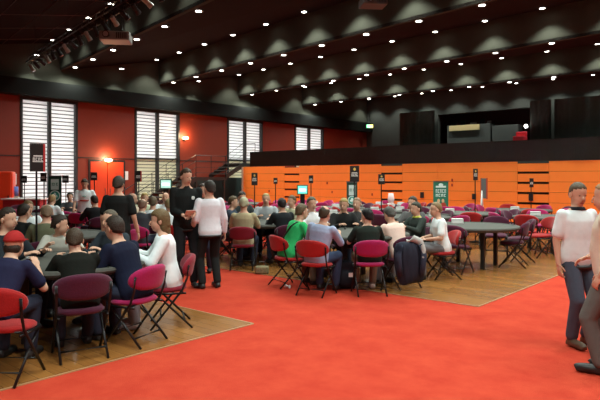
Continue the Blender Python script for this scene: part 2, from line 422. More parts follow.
bm = bmesh.new(); ell(bm, (.05, -.02, .98), (.1, .1, .1)); fin(bm, 'lamp_shade', mat('lamp_white_glow', (1, 1, 1), emit=(1, 1, .95), estr=5), t, smooth=True)
t = thing('red_armchair', 'bright red seat beside the small lamp at the control room', 'chair', (lx-.15, 32.25, 3.6))
bm = bmesh.new(); box(bm, -.3, -.3, 0, .3, .3, .42, bev=.05); fin(bm, 'seat', mat('bright_red', (.7, .02, .04), .6), t)
bm = bmesh.new(); box(bm, -.3, .15, .42, .3, .3, .68, bev=.05); fin(bm, 'backrest', mat('bright_red', (.7, .02, .04), .6), t)

# ---- telescopic seating: orange boards, drape on top
YT = 20.0
tx0 = back_x(243, YT); tx1 = XR-.05
zr = [2.26-.347*i for i in range(7)]
t = thing('telescopic_seating', 'folded telescopic seating block with orange front boards', 'seating', ((tx0+tx1)/2, YT, 0))
def T(o): o.parent = t; o.matrix_parent_inverse = Matrix.Translation((-(tx0+tx1)/2, -YT, 0)); return o
bm = bmesh.new(); box(bm, tx0+.06, YT+.15, 0, tx1, YT+1.6, 2.2); T(fin(bm, 'inner_frame', BLACK))
aisles = [(back_x(a, YT), back_x(b, YT)) for a, b in ((284.5, 299.5), (381, 402.5), (517.5, 549))]
segx = [tx0+.05, aisles[0][0], aisles[0][1], back_x(322, YT), aisles[1][0], aisles[1][1], back_x(438, YT), aisles[2][0], aisles[2][1], tx1]
for r in range(6):
    z1, z0 = zr[r], zr[r+1]
    for s in range(len(segx)-1):
        a, b = segx[s], segx[s+1]; ais = any(abs(a-q[0]) < .01 for q in aisles)
        bm = bmesh.new(); g = .075 if ais else .010
        vs = []
        zt_ = z1-(g if (ais) else .006)
        # board leans back slightly towards its foot
        box(bm, a+.008, YT-.03, z0+.003, b-.003, YT+.02, zt_)
        for v in bm.verts:
            if v.co.z < z0+.1: v.co.y += .012
        T(fin(bm, 'front_board', ORANGE))
bm = bmesh.new(); box(bm, tx0-.03, YT-.06, 0, tx0+.05, YT+1.6, 2.26); T(fin(bm, 'end_post', mat('pale_post', (.55, .42, .30), .5)))
for px, yy, h in ((422, 195, .22), (474, 196.5, .2), (531, 197, .26), (275.5, 181.5, .2)):
    d = YT/(CY+(px-300)/F*SY); z = CAMH+(179-yy)*d/F; x = back_x(px, YT-.05)
    bm = bmesh.new(); box(bm, x-.07, YT-.07, z-h/2, x+.07, YT-.032, z+h/2); o = T(fin(bm, 'number_plate', BLACK))
    bm = bmesh.new(); box(bm, x-.05, YT-.075, z-.02, x+.05, YT-.07, z+.05); c = fin(bm, 'white_strip', WHITE); c.parent = o; 
    c.matrix_parent_inverse = Matrix.Translation((-(tx0+tx1)/2, -YT, 0))
for px, yy in ((269, 191), (327, 183), (332, 192), (372, 194.5), (452, 180), (452, 185)):
    d = YT/(CY+(px-300)/F*SY); z = CAMH+(179-yy)*d/F; x = back_x(px, YT-.05)
    bm = bmesh.new(); box(bm, x-.03, YT-.05, z-.05, x+.03, YT-.03, z+.05, bev=.008); T(fin(bm, 'latch', mat('dark_red_latch', (.3, .02, .01), .5)))
# drape over the rail
bm = bmesh.new(); n = 160; A = []; B = []; Cc = []
for i in range(n+1):
    x = tx0+.55+(tx1-tx0-.55)*i/n; w = .012*math.sin(x*5)+.008*math.sin(x*13+1)
    A.append(bm.verts.new((x, YT-.05+w, 2.27))); B.append(bm.verts.new((x, YT-.05+w*.5, 2.98)))
for i in range(n):
    bm.faces.new((A[i], A[i+1], B[i+1], B[i]))
bmesh.ops.solidify(bm, geom=bm.faces[:], thickness=.015)
tag(fin(bm, 'rail_drape', DRAPE, smooth=True), 'long black drape hung along the rail above the orange boards', 'drape')
bm = bmesh.new(); 
for i in range(14):
    x = tx0+.6+(tx1-tx0-.8)*i/13; box(bm, x-.02, YT+.02, 2.2, x+.02, YT+.06, 2.95)
box(bm, tx0+.6, YT+.02, 2.9, tx1, YT+.06, 2.95); T(fin(bm, 'guard_rail', DARK))

# ---- stairs along the left wall beside the seating
t = thing('staircase', 'black metal staircase with railings along the red side wall', 'stairs', (XW+1, 16, 0))
def S(o): o.parent = t; o.matrix_parent_inverse = Matrix.Translation((-(XW+1), -16, 0)); return o
sx0, sx1 = XW+.25, XW+1.45
ya, yb, yc, yd, ye = 14.0, 17.1, 18.9, 20.1, 21.6
zl, zh = 1.75, 2.45
ye=20.9; xl = XW+1.45
bm = bmesh.new(); n = 10; TRD = mat('stair_tread', (.05, .05, .05), .6)
for i in range(n):
    y = ya+(yb-ya)*i/n; z = zl*(i+1)/n; box(bm, sx0, y, z-.04, sx1, y+(yb-ya)/n+.02, z); S(fin(bm, 'tread', TRD)); bm = bmesh.new()
for i in range(4):
    y = yc+(yd-yc)*i/4; z = zl+(zh-zl)*(i+1)/4; box(bm, sx0, y, z-.04, sx1, y+.32, z); S(fin(bm, 'tread', TRD)); bm = bmesh.new()
for x in (sx0, sx1):
    for (p, q) in (((ya, 0), (yb, zl)), ((yc, zl), (yd, zh))):
        vs = [bm.verts.new((xx, yy, zz)) for xx in (x-.03, x+.03) for (yy, zz) in ((p[0], p[1]-.1 if p[1] else 0), (q[0], q[1]-.2), (q[0], q[1]+.05), (p[0], p[1]+.12))]
        bm.faces.new(vs[:4]); bm.faces.new(vs[4:])
        for i in range(4): bm.faces.new((vs[i], vs[(i+1) % 4], vs[4+(i+1) % 4], vs[4+i]))
        bmesh.ops.recalc_face_normals(bm, faces=bm.faces)
        S(fin(bm, 'stringer', BLACK)); bm = bmesh.new()
box(bm, sx0, yb, zl-.15, sx1, yc, zl); S(fin(bm, 'landing', BLACK)); bm = bmesh.new(); box(bm, sx0, yd, zh-.15, sx1, ye, zh); S(fin(bm, 'landing', BLACK))
bm = bmesh.new()
for yy in (yb+.05, yc-.05, yd, ye-.05): box(bm, sx1-.1, yy-.04, 0, sx1-.02, yy+.04, zl-.1 if yy < yc else zh-.1); S(fin(bm, 'support_post', BLACK)); bm = bmesh.new()
def rail(p0, p1, hs=(1.0, .72, .45, .2)):
    p0, p1 = Vector(p0), Vector(p1)
    for h in hs: tube(bm, [p0+Vector((0, 0, h)), p1+Vector((0, 0, h))], .022 if h == 1.0 else .012, 6)
    m = max(2, int((p1-p0).length/.8)+1)
    for i in range(m): q = p0.lerp(p1, i/(m-1)); tube(bm, [q, q+Vector((0, 0, 1.0))], .018, 6)
rail((sx1, ya, .1), (sx1, yb, zl)); rail((sx1, yb, zl), (sx1, yc, zl)); rail((sx1, yc, zl), (sx1, yd, zh)); rail((sx1, yd, zh), (sx1, ye, zh))
rail((sx0, ya, .1), (sx0, yb, zl)); 
S(fin(bm, 'railing', DARK))
# black sheets stand in for the darkness of the doorway and recess here
bm = bmesh.new(); box(bm, XW+.1, 21.5, 0, tx0+.3, 21.6, 2.45); struct('wall_dark_doorway_sheet', bm, DRAPE, 'black sheet for the dark doorway in the passage beside the orange seating')
bm = bmesh.new(); box(bm, XW+.02, 17.3, 0, XW+.06, 21.5, 1.72); struct('wall_dark_panel', bm, DRAPE, 'black sheet for the dark recess low on the side wall below the stairs')

# ================================================================= CHAIRS
CC = {'red': (.34, .012, .012), 'crimson': (.20, .008, .022), 'magenta': (.34, .010, .085), 'maroon': (.070, .009, .030)}
FAB = {k: mat('chair_fabric_'+k, v, .8, bump=.3, scale=60, var=.12, sheen=.15, spec=.2) for k, v in CC.items()}
def pad(bm, W, H, th, curve, exx=2.6, exy=2.2, n=28, m=5, bean=0):
    """cushion in local XZ plane, thickness along Y, curved forward at the sides"""
    rows = []
    for sgn in (1, -1):
        for j in range(m+1):
            f = math.cos(j/m*PI/2) if sgn == 1 else math.cos((m-j)/m*PI/2)
            f = max(f, 0.0)
            off = math.sqrt(max(0, 1-f**2.4))*th*sgn if False else None
            rows.append((sgn, j))
    rings = []
    prof = [(.0, 1), (.45, 1), (.75, .93), (.92, .72), (1, .25), (1, -.25), (.92, -.72), (.75, -.93), (.45, -1), (.0, -1)]
    for (f, t_) in prof:
        ring = []
        for i in range(n):
            a = 2*PI*i/n; c, s = math.cos(a), math.sin(a)
            x = W*math.copysign(abs(c)**(2/exx), c)*f; z = H*math.copysign(abs(s)**(2/exy), s)*f
            if bean: z += bean*(1-(x/W)**2)*1.0
            y = th*t_+curve*(x/W)**2
            ring.append(Vector((x, y, z)))
        rings.append(ring)
    V = []
    for (f, t_), ring in zip(prof, rings):
        if f == 0: V.append([bm.verts.new(Vector((0, th*t_, bean)))])
        else: V.append([bm.verts.new(p) for p in ring])
    fs = []
    for a, b in zip(V, V[1:]):
        for i in range(n):
            if len(a) == 1: fs.append(bm.faces.new((a[0], b[i], b[(i+1) % n])))
            elif len(b) == 1: fs.append(bm.faces.new((a[(i+1) % n], a[i], b[0])))
            else: fs.append(bm.faces.new((a[i], a[(i+1) % n], b[(i+1) % n], b[i])))
    bmesh.ops.recalc_face_normals(bm, faces=fs)
# meshes shared by every chair, one pair of cushions per colour.  Chair faces local +Y.
CH = {}
def chair_meshes():
    def me(bm, name, m, sm=True):
        x = bpy.data.meshes.new(name); bm.to_mesh(x); bm.free(); x.materials.append(m)
        for p in x.polygons: p.use_smooth = sm
        return x
    for k in CC:
        bm = bmesh.new(); pad(bm, .265, .125, .034, .10, bean=.03)
        for v in bm.verts: v.co = Matrix.Translation((0, -.235, .645)) @ Matrix.Rotation(math.radians(12), 4, 'X') @ v.co
        CH['b'+k] = me(bm, 'backrest', FAB[k])
        bm = bmesh.new(); pad(bm, .215, .205, .034, 0, exx=2.8, exy=2.6)
        for v in bm.verts: v.co = Matrix.Translation((0, .02, .425)) @ Matrix.Rotation(math.radians(90-3), 4, 'X') @ v.co
        CH['s'+k] = me(bm, 'seat', FAB[k])
    for s in (-1, 1):
        bm = bmesh.new(); tube(bm, [(s*.238, -.20, .70), (s*.234, -.18, .56), (s*.228, -.13, .43), (s*.225, .02, .24), (s*.222, .21, .0)], .0125, 8); CH['f%d' % s] = me(bm, 'front_leg', DARK)
        bm = bmesh.new(); tube(bm, [(s*.200, .17, .41), (s*.202, .05, .29), (s*.205, -.24, .0)], .012, 8); CH['r%d' % s] = me(bm, 'rear_leg', DARK)
    for i, (w, y, z) in enumerate(((.222, .10, .135), (.205, -.155, .09), (.2, .16, .385), (.225, -.13, .41))):
        bm = bmesh.new(); tube(bm, [(-w, y, z), (w, y, z)], .010); CH['x%d' % i] = me(bm, 'crossbar', DARK)
    for s in (-1, 1):
        bm = bmesh.new(); box(bm, s*.215-.008, -.17, .38, s*.215+.008, .17, .40); CH['h%d' % s] = me(bm, 'hinge_bar', DARK)
chair_meshes()
CHAIRS = []
def chair(col, p, rz, label, group=None):
    t = thing('folding_chair', label, 'chair', (p.x, p.y, .007), rz, group)
    for nm, k in (('backrest', 'b'+col), ('seat', 's'+col), ('front_leg', 'f-1'), ('front_leg', 'f1'), ('rear_leg', 'r-1'), ('rear_leg', 'r1'), ('crossbar', 'x0'), ('crossbar', 'x1'), ('crossbar', 'x2'), ('crossbar', 'x3'), ('hinge_bar', 'h-1'), ('hinge_bar', 'h1')):
        o = bpy.data.objects.new(nm, CH[k]); COL.objects.link(o); o.parent = t
    CHAIRS.append((p.x, p.y)); return t

# ================================================================= TABLES
FELT = mat('table_felt', (.062, .062, .052), .8, bump=.1, scale=30, var=.15)
EDGEM = mat('table_rim', (.05, .05, .052), .4)
TABLES = []
TR = .90
bm = bmesh.new(); X_, Y_ = Vector((1, 0, 0)), Vector((0, 1, 0))
def rg(r, z): return (Vector((0, 0, z)), X_, Y_, r, r)
loft(bm, [rg(TR-.04, .715), rg(TR, .725), rg(TR+.01, .745), rg(TR, .768), rg(TR-.03, .775), rg(TR-.10, .775), rg(TR-.105, .768), rg(.02, .768)], 48)
TTOP = bpy.data.meshes.new('tabletop'); bm.to_mesh(TTOP); bm.free(); TTOP.materials.append(FELT)
for q in TTOP.polygons: q.use_smooth = False
bm = bmesh.new(); loft(bm, [rg(TR-.03, .70), rg(TR-.02, .716), rg(.1, .716)], 48); TRIM = bpy.data.meshes.new('underframe'); bm.to_mesh(TRIM); bm.free(); TRIM.materials.append(EDGEM)
bm = bmesh.new(); box(bm, -.035, -.035, 0, .035, .035, .705, bev=.006); TLEG = bpy.data.meshes.new('leg'); bm.to_mesh(TLEG); bm.free(); TLEG.materials.append(BLACK)
def table(px, d, label, rz=.4):
    p = plan(px, d); t = thing('poker_table', label, 'table', (p.x, p.y, .007), YAW+rz)
    for nm, me in (('tabletop', TTOP), ('underframe', TRIM)):
        o = bpy.data.objects.new(nm, me); COL.objects.link(o); o.parent = t
    for a in range(4):
        o = bpy.data.objects.new('leg', TLEG); COL.objects.link(o); o.parent = t
        o.location = (.52*math.cos(a*PI/2+.78), .52*math.sin(a*PI/2+.78), 0)
    TABLES.append(p); return p

# ================================================================= PEOPLE
SKIN = (.62, .36, .25)
def ik(a, b, l1, l2, pole):
    a, b = Vector(a), Vector(b); d = b-a; L = min(d.length, (l1+l2)*.985); dn = d.normalized()
    b = a+dn*L; x = (l1*l1-l2*l2+L*L)/(2*L); h = math.sqrt(max(0, l1*l1-x*x))
    pl = Vector(pole); pl = (pl-dn*pl.dot(dn))
    pl = pl.normalized() if pl.length > 1e-4 else Vector((0, -1, 0))
    return a+dn*x+pl*h, b
def hand(bm, w, D, N, side, curl=.5, sc=1.0, seg=6):
    """w wrist, D towards the fingers, N palm normal, side +1 when thumb is on +S"""
    D = D.normalized(); N = (N-D*N.dot(D)).normalized(); S = D.cross(N).normalized()*side
    R = Matrix((S, D, N)).transposed()
    ell(bm, w+D*.048*sc, (.040*sc, .052*sc, .016*sc), R, 10, 7)
    for k, (o, l) in enumerate(((.029, .068), (.010, .076), (-.009, .071), (-.027, .056))):
        p = w+D*.085*sc+S*o*sc; a = 0
        for j, f in enumerate((.45, .32, .23)):
            a += curl*(.55 if j == 0 else .75)
            q = p+(D*math.cos(a)+N*math.sin(a)+S*o*1.2)*l*f*sc
            caps(bm, p, q, (.0088-.0010*j)*sc, (.0080-.0010*j)*sc, seg); p = q
    p = w+D*.022*sc+S*.032*sc; q = p+(D*.75+S*.75+N*.25)*.036*sc; caps(bm, p, q, .0115*sc, .010*sc, seg)
    q2 = q+(D*.9+S*.15+N*.5)*.034*sc; caps(bm, q, q2, .0095*sc, .008*sc, seg)

def person(label, px, d, face, seated=True, height=1.75, lean=8, twist=0, side_lean=0, hyaw=0, hpitch=-5, hair='short', hcol=(.03, .02, .014), shirt=(.1, .1, .1),
           pants=(.03, .035, .06), sleeve='short', hands=None, skin=SKIN, lod=1, feet=None, extra=None, belly=0, z0=.007, shoes=(.02, .02, .02), pos=None, collar=None, cap=None):
    p = pos if pos is not None else plan(px, d)
    root = thing('person', label, 'person', (p.x, p.y, z0), facing(face))
    s = height/1.75; vox = (.012, .016, .024)[lod]
    V = Vector
    LR = math.radians(lean); SR = math.radians(side_lean)
    up = V((math.sin(SR), math.sin(LR), math.cos(LR)*math.cos(SR))).normalized()
    Rt = Matrix.Rotation(-math.radians(twist), 3, up)
    lat0 = (V((1, 0, 0))-up*up.x).normalized(); lat = (Rt @ lat0).normalized(); fw = up.cross(lat).normalized()
    if seated: hip = V((0, -.02, .525))
    else: hip = V((0, 0, .93*s))
    sh_h = .465*s
    def SP(t, o=0): return hip+up*(t*s)+fw*o
    def lt(t): return lat0.lerp(lat, max(0, min(1, t/.45))).normalized()
    # torso profile (height along the spine, half width, half depth, forward offset)
    prof = [(-.10, .150, .105, -.005), (-.02, .168, .120, 0), (.08, .152, .108+belly*.5, .005+belly*.5), (.18, .142, .102+belly, .008+belly*.6), (.28, .155, .108+belly*.4, .005), (.38, .170, .112, -.005), (.445, .150, .092, -.012), (.49, .098, .070, -.012), (.53, .062, .058, -.006)]
    prof = [(t, w*1.07, dp, o) if t < .5 else (t, w, dp, o) for t, w, dp, o in prof]
    def torso(bm, infl, t0, t1, extra_rings=()):
        rr = []
        for (t, w, dp, o) in prof:
            if t0-1e-6 <= t <= t1+1e-6: u = lt(t); rr.append((SP(t, o*s), u, up.cross(u), (w+infl)*s, (dp+infl)*s))
        loft(bm, rr, 20)
    shl = [SP(.445)+lt(.45)*(sd*.178*s)-fw*.01 for sd in (-1, 1)]
    # arms
    hd = hands if hands else ([(-.16, .40, .84), (.16, .42, .84)] if seated else [(-.24, .05, .80*s), (.24, .05, .80*s)])
    arms = []
    for i, sd in enumerate((-1, 1)):
        tgt = V(hd[i]); e, w = ik(shl[i], tgt, .285*s, .255*s, V((sd*.6, -.35, -1)) if seated else V((sd*.35, -1, -.25)))
        arms.append((shl[i], e, w))
    # legs
    legs = []
    for i, sd in enumerate((-1, 1)):
        hj = hip+V((sd*.085*s, 0, -.03))
        if seated:
            kn = V((sd*(.13+.03*(i)), .40*s, .515)); an = V((sd*.13, (feet[i] if feet else .36), .085))
        else:
            f = feet[i] if feet else (sd*.12, 0)
            an = V((f[0], f[1], .085)); kn, an = ik(hj, an, .44*s, .415*s, V((sd*.15, 1, 0)))
            an = V((f[0], f[1], .085))
        legs.append((hj, kn, an))
    # head frame
    neck = SP(.515, -.004); hy = -math.radians(hyaw+twist*1.0)
    hx = Matrix.Rotation(hy, 3, 'Z') @ Matrix.Rotation(math.radians(hpitch), 3, 'X')
    nk = (up*.55+V((0, 0, .45))).normalized()
    HC = neck+nk*(.138*s)+V((0, .018, 0)) if seated else neck+nk*(.138*s)+V((0, .012, 0))
    hs = 1.05*s**.5
    def H(v): return HC+hx @ (V(v)*hs)
    # ---- body
    bm = bmesh.new()
    torso(bm, -.004, -.10, .53)
    caps(bm, neck-up*.03, H((0, -.02, -.03)), .062*s, .057*s, 12)
    ell(bm, H((0, -.012, .028)), (.074*hs, .092*hs, .090*hs), hx, 20, 12)
    ell(bm, H((0, .022, -.035)), (.060*hs, .068*hs, .080*hs), hx, 18, 12)
    ell(bm, H((0, .035, -.085)), (.036*hs, .042*hs, .028*hs), hx)
    bmh = bmesh.new()
    for i in (0, 1):
        a, e, w = arms[i]; caps(bm, a, e, .050*s, .041*s); caps(bm, e, w, .040*s, .027*s)
        a, k, n = legs[i]; caps(bm, a, k, .080*s, .056*s); caps(bm, k, n, .054*s, .036*s)
        ell(bm, n+V((0, .07, -.045)), (.038, .11, .032))
        sd = (-1, 1)[i]
        D = (w-e).normalized(); N = V((-sd*.4, .3, -1)) if seated or hands else V((-sd, .2, 0))
        hand(bmh, w-D*.01, D, N, -sd if False else (1 if (D.cross(N-D*N.dot(D))).dot(V((-sd, .2, 0))) > 0 else -1), .55, s, 8 if lod == 0 else 5)
    me = remesh(bm, vox, 2)
    # nose, ears, brow added finely and joined to the same mesh
    bf = bmesh.new()
    loft(bf, [(H((0, .078, .012)), hx @ V((1, 0, 0)), hx @ V((0, 0, 1)), .008, .004), (H((0, .094, -.012)), hx @ V((1, 0, 0)), hx @ V((0, .4, 1)), .011, .010), (H((0, .108, -.034)), hx @ V((1, 0, 0)), hx @ V((0, 0, 1)), .016, .009), (H((0, .086, -.042)), hx @ V((1, 0, 0)), hx @ V((0, 0, 1)), .015, .004)], 8)
    for sd in (-1, 1):
        ell(bf, H((sd*.076, -.008, -.008)), (.009, .020, .031), hx @ Matrix.Rotation(sd*.35, 3, 'Z'), 8, 6)
    if lod == 0:
        hm = remesh(bmh, .0045, 1); bmh = bmesh.new(); bmh.from_mesh(hm); bpy.data.meshes.remove(hm)
    b2 = bmesh.new(); b2.from_mesh(me)
    tmp = bpy.data.meshes.new('t'); bmh.to_mesh(tmp); bmh.free(); b2.from_mesh(tmp); bf.to_mesh(tmp); bf.free(); b2.from_mesh(tmp)
    bpy.data.meshes.remove(tmp); b2.to_mesh(me); b2.free()
    mesh_obj(me, 'body', cmat(skin, 'skin'), root)
    for sd in (-1, 1):
        bm = bmesh.new(); ell(bm, H((sd*.030, .0800, .012)), (.0100, .005, .0045), hx, 8, 6); fin(bm, 'eye', mat('eye_dark', (.02, .012, .01), .2), root, smooth=True)
    bm = bmesh.new(); ell(bm, H((0, .086, -.062)), (.024, .008, .006), hx, 8, 6); fin(bm, 'mouth', mat('lips', (.32, .09, .07), .5), root, smooth=True)
    # ---- hair
    if hair not in ('bald',) and not cap:
        bm = bmesh.new(); r = bmesh.ops.create_uvsphere(bm, u_segments=28, v_segments=20, radius=1)
        thick = {'buzz': 1.035, 'fringe': 1.05, 'short': 1.07, 'long': 1.12, 'thin': 1.05}[hair]
        for v in bm.verts:
            x, y, z = v.co; k = thick+random.uniform(-.012, .012)*(2 if hair != 'buzz' else .6)
            front = y > .35
            line = .60-.25*abs(x) if y > .45 else (.52-(.45-y)*1.8 if y > 0 else -.30+y*.7)
            if z < 0 and y < 0: z *= 1+.40*min(1, -y*1.6)
            ax = .5+.5*math.sin(x*23+y*7)*math.sin(z*17+x*5); k += ax*.03 if hair in ('short', 'thin') else 0
            if z < .1 and y < .15: g_ = min(1.35, (max(1-z*z, .12))**-.22); x *= g_; y *= g_
            if hair == 'long': line = .42 if y > .5 else (.42-(.5-y)*2.4 if y > 0 else -1.2)
            if hair == 'fringe' : # balding: hair only on the sides and back
                keep = z > line and not (z > .55 and y > -.55)
            elif hair == 'thin': keep = z > line+.12
            else: keep = z > line
            kk = k if keep else .86
            v.co = H((x*.076*kk, -.012+y*.095*kk, .028+z*.092*kk))
        hm = fin(bm, 'hair', cmat(hcol, 'hair'), root, smooth=True)
        if hair == 'long':
            bm = bmesh.new(); ell(bm, H((0, -.045, -.055)), (.078*hs, .060*hs, .105*hs), hx)
            ell(bm, H((0, -.03, .01)), (.084*hs, .09*hs, .09*hs), hx); ell(bm, H((0, -.075, -.11)), (.055*hs, .04*hs, .07*hs), hx)
            mesh_obj(remesh(bm, .012, 2), 'long_hair', cmat(hcol, 'hair'), root)
    if cap:
        bm = bmesh.new(); r = bmesh.ops.create_uvsphere(bm, u_segments=24, v_segments=16, radius=1)
        for v in bm.verts:
            x, y, z = v.co; z = max(z, .05); v.co = H((x*.086, -.012+y*.106, .028+z*.105))
        fin(bm, 'cap', cmat(cap), root, smooth=True)
        bm = bmesh.new(); ell(bm, H((0, .11, .045)), (.065, .065, .008), hx); fin(bm, 'cap_brim', cmat(cap), root, smooth=True)
        bm = bmesh.new(); ell(bm, H((0, -.04, -.03)), (.076, .066, .06), hx); fin(bm, 'hair', cmat(hcol, 'hair'), root, smooth=True)
    # ---- shirt
    bm = bmesh.new(); torso(bm, .018, -.10, .50); 
    caps(bm, SP(.50), SP(.515), .066*s, .058*s)
    for i in (0, 1):
        a, e, w = arms[i]
        ell(bm, a-up*.01, (.062*s, .062*s, .062*s))
        if sleeve == 'short': caps(bm, a, a.lerp(e, .72), .060*s, .066*s)
        else: caps(bm, a, e, .067*s, .060*s); caps(bm, e, e.lerp(w, .86 if sleeve == 'long' else .25), .058*s, .043*s)
    if seated: ell(bm, SP(-.06, .02), (.178*s, .13*s, .07*s))
    mesh_obj(remesh(bm, vox*.95, 7), 'shirt', cmat(shirt), root)
    if collar:
        bm = bmesh.new()
        rr = []
        for t_, w_ in ((.492, .092), (.512, .078), (.525, .068)): u = lt(t_); rr.append((SP(t_, -.004), u, up.cross(u), w_*s, w_*.95*s))
        loft(bm, rr, 16); fin(bm, 'collar', cmat(collar), root, smooth=True)
    # ---- trousers
    bm = bmesh.new(); rr = []
    for (t_, w_, dd, o) in prof[:2]+[(.03, .163, .118, 0)]:
        rr.append((SP(t_, o), lat0, up.cross(lat0), (w_+.008)*s, (dd+.008)*s))
    loft(bm, rr, 18)
    ell(bm, hip+V((0, 0, -.045)), (.165*s, .125*s, .09*s))
    for i in (0, 1):
        a, k, n = legs[i]; caps(bm, a, k, .100*s, .077*s); caps(bm, k, k.lerp(n, .95), .075*s, .064*s)
    mesh_obj(remesh(bm, vox, 6), 'trousers', cmat(pants), root)
    for i in (0, 1):
        n = legs[i][2]; bm = bmesh.new()
        ell(bm, n+V((0, .085, -.045)), (.046, .130, .038)); caps(bm, n+V((0, 0, -.02)), n+V((0, 0, .02)), .044, .044)
        ell(bm, n+V((0, -.01, -.045)), (.042, .055, .040)); box(bm, n.x-.036, n.y-.05, n.z-.085, n.x+.036, n.y+.19, n.z-.05)
        for v in bm.verts: v.co.z = max(v.co.z, .002)
        mesh_obj(remesh(bm, .012, 1), 'shoe', cmat(shoes, 'shoe'), root)
    root['n'] = 0; del root['n']
    return root, dict(H=H, SP=SP, arms=arms, fw=fw, lat=lat, hip=hip, hx=hx, up=up)

exec_people = True
# ---- occupied tables
LT = table(64, 6.35, 'grey round card table in the left foreground with seven players')
LT_c = LT
CT = table(354, 9.65, 'grey round card table in the centre where the green shirt player sits')
MT = table(266, 12.0, 'grey round card table behind the beige shirt player')
OT = table(50, 9.35, 'grey round card table beside the bald olive shirt player', .1)
WT_ = table(60, 15.0, 'grey round card table where the white shirt man leans at far left', .3)
ST = table(158, 12.7, 'grey round card table behind the black shirt staff man')
FT = table(130, 17.5, 'grey round card table farthest left near the double door')

def toward(px, d, c):
    p = plan(px, d); v = c-p; ang = math.atan2(v.y, v.x)-PI/2; return math.degrees(YAW-ang)
seated_pos = []
def sit(label, px, d, c, colr=None, clab=None, dface=0, ch_off=0, **k):
    f = toward(px, d, c)+dface
    r = person(label, px, d, f, True, **k)
    p = plan(px, d); seated_pos.append((p.x, p.y))
    rz = facing(f); q = p-Vector((-math.sin(rz), math.cos(rz), 0))*.02
    if not clab:
        w_ = label.split()[2:13]
        while w_[-1] in ('the', 'of', 'and', 'a', 'at', 'behind', 'beside', 'in', 'between', 'white', 'black', 'beige', 'camera,', 'standing', 'left', 'centre', 'pink', 'far'): w_.pop()
        clab = 'chair under the person '+label.split()[1]+' '+' '.join(w_).rstrip(',')
    if ch_off: q = plan(*ch_off)
    chair(colr or 'maroon', q, rz, clab)
    return r
G = dict
# left foreground table
RC_, rci = sit('person in red cap and navy and red shirt at the lower left edge', -6, 5.05, LT, 'red', 'bright red folding chair in the bottom left corner', ch_off=(6, 4.86), lean=36, height=1.66, hpitch=-4, cap=(.35, .02, .02), shirt=(.013, .014, .045), lod=0)
sit('person in dark jacket at the left edge facing right across the near table', 4, 6.55, LT, 'maroon', 'maroon folding chair at the far left edge of the near table', lean=6, hair='short', shirt=(.012, .016, .022), sleeve='long', hyaw=0, lod=0, height=1.82)
sit('person in pale grey tee with dark hair on the far side of the near table', 60, 7.50, LT, 'magenta', 'magenta folding chair on the far side of the near left table', lean=24, dface=0, hyaw=-70, hpitch=-8, shirt=(.50, .50, .44), lod=0, height=1.60)
sit('person in black sweater with brown hair, back to camera at the near table', 80, 5.50, LT, 'maroon', 'dark maroon folding chair under the black sweater player', lean=34, height=1.62, hyaw=10, hpitch=-12, hair='short', hcol=(.05, .032, .018), shirt=(.005, .006, .004), sleeve='long', lod=0)
sit('person in navy shirt with dark hair leaning left over the near table', 134, 5.95, LT, 'magenta', 'magenta folding chair under the navy shirt player', lean=26, hyaw=2, hpitch=-6, shirt=(.005, .008, .026), sleeve='long', lod=0, height=1.8)
sit('person with receding grey hair and dark jacket behind the navy shirt player', 118, 7.05, LT, 'maroon', 'maroon folding chair at the far right of the near left table', lean=14, hyaw=0, hair='thin', hcol=(.10, .08, .055), shirt=(.03, .04, .05), sleeve='long', lod=0, height=1.74)
sit('person with long light brown hair in a white blouse at the near left table', 168, 6.62, LT, 'crimson', 'dark red folding chair behind the white blouse player', dface=0, lean=10, hyaw=0, hair='long', hcol=(.13, .085, .035), shirt=(.78, .86, .88), sleeve='long', pants=(.25, .26, .30), lod=0, height=1.78, shoes=(.5, .45, .45))
# second left table
sit('person with bald head and olive tee, back to camera at the second left table', 46, 8.3, OT, 'maroon', 'maroon folding chair under the bald olive shirt player', lean=14, hair='fringe', hcol=(.2, .14, .09), shirt=(.115, .125, .075), lod=1, hyaw=-10)
sit('person in black tee with dark hair left of the olive shirt player', 16, 8.75, OT, 'maroon', 'maroon folding chair under the black tee player at far left', lean=16, shirt=(.012, .014, .014), lod=1, height=1.72)
sit('person with light brown hair and white shirt behind the black tee player at far left', 25, 10.3, OT, 'maroon', 'maroon folding chair under the light haired white shirt player', lean=18, hyaw=0, hair='short', hcol=(.20, .13, .06), shirt=(.78, .86, .88), sleeve='long', lod=1)
# third left table
sit('person with blond cropped hair and white shirt leaning over the third left table', 46, 14.2, WT_, 'magenta', 'magenta folding chair under the blond white shirt player', dface=10, lean=26, hair='buzz', hcol=(.35, .23, .10), shirt=(.78, .86, .88), sleeve='long', lod=2, height=1.8)
sit('person in grey top with dark hair in front of the standing white tee man', 71, 16.3, WT_, 'maroon', None, dface=0, lean=15, shirt=(.10, .11, .12), lod=2, hair='short')
sit('person in black top, face turned left, seated near the standing black tee man', 96, 13.4, WT_, 'maroon', 'maroon folding chair under the black top player near the double door', lean=12, dface=0, hyaw=-10, shirt=(.01, .01, .012), sleeve='long', lod=2, height=1.7)
sit('person with bald head and dark grey jacket right of the standing black tee man', 139, 10.9, ST, 'magenta', 'magenta folding chair under the dark grey jacket player', dface=10, lean=18, hair='fringe', hcol=(.2, .12, .08), shirt=(.045, .05, .06), sleeve='long', lod=1, collar=(.6, .58, .5))
sit('person with fair hair and pale green top at the table behind the staff man', 144, 14.3, ST, None, None, lean=10, hair='short', hcol=(.45, .33, .12), shirt=(.45, .5, .35), lod=2, height=1.8)
sit('person with brown hair and white tee at the table behind the staff man', 152, 11.9, ST, 'maroon', None, lean=14, hair='short', hcol=(.12, .085, .05), shirt=(.78, .86, .88), lod=2)
sit('person with shaved head and white shirt facing camera behind the staff man', 166, 14.1, ST, 'maroon', None, lean=8, hair='bald', shirt=(.78, .86, .88), sleeve='long', lod=2, height=1.83)
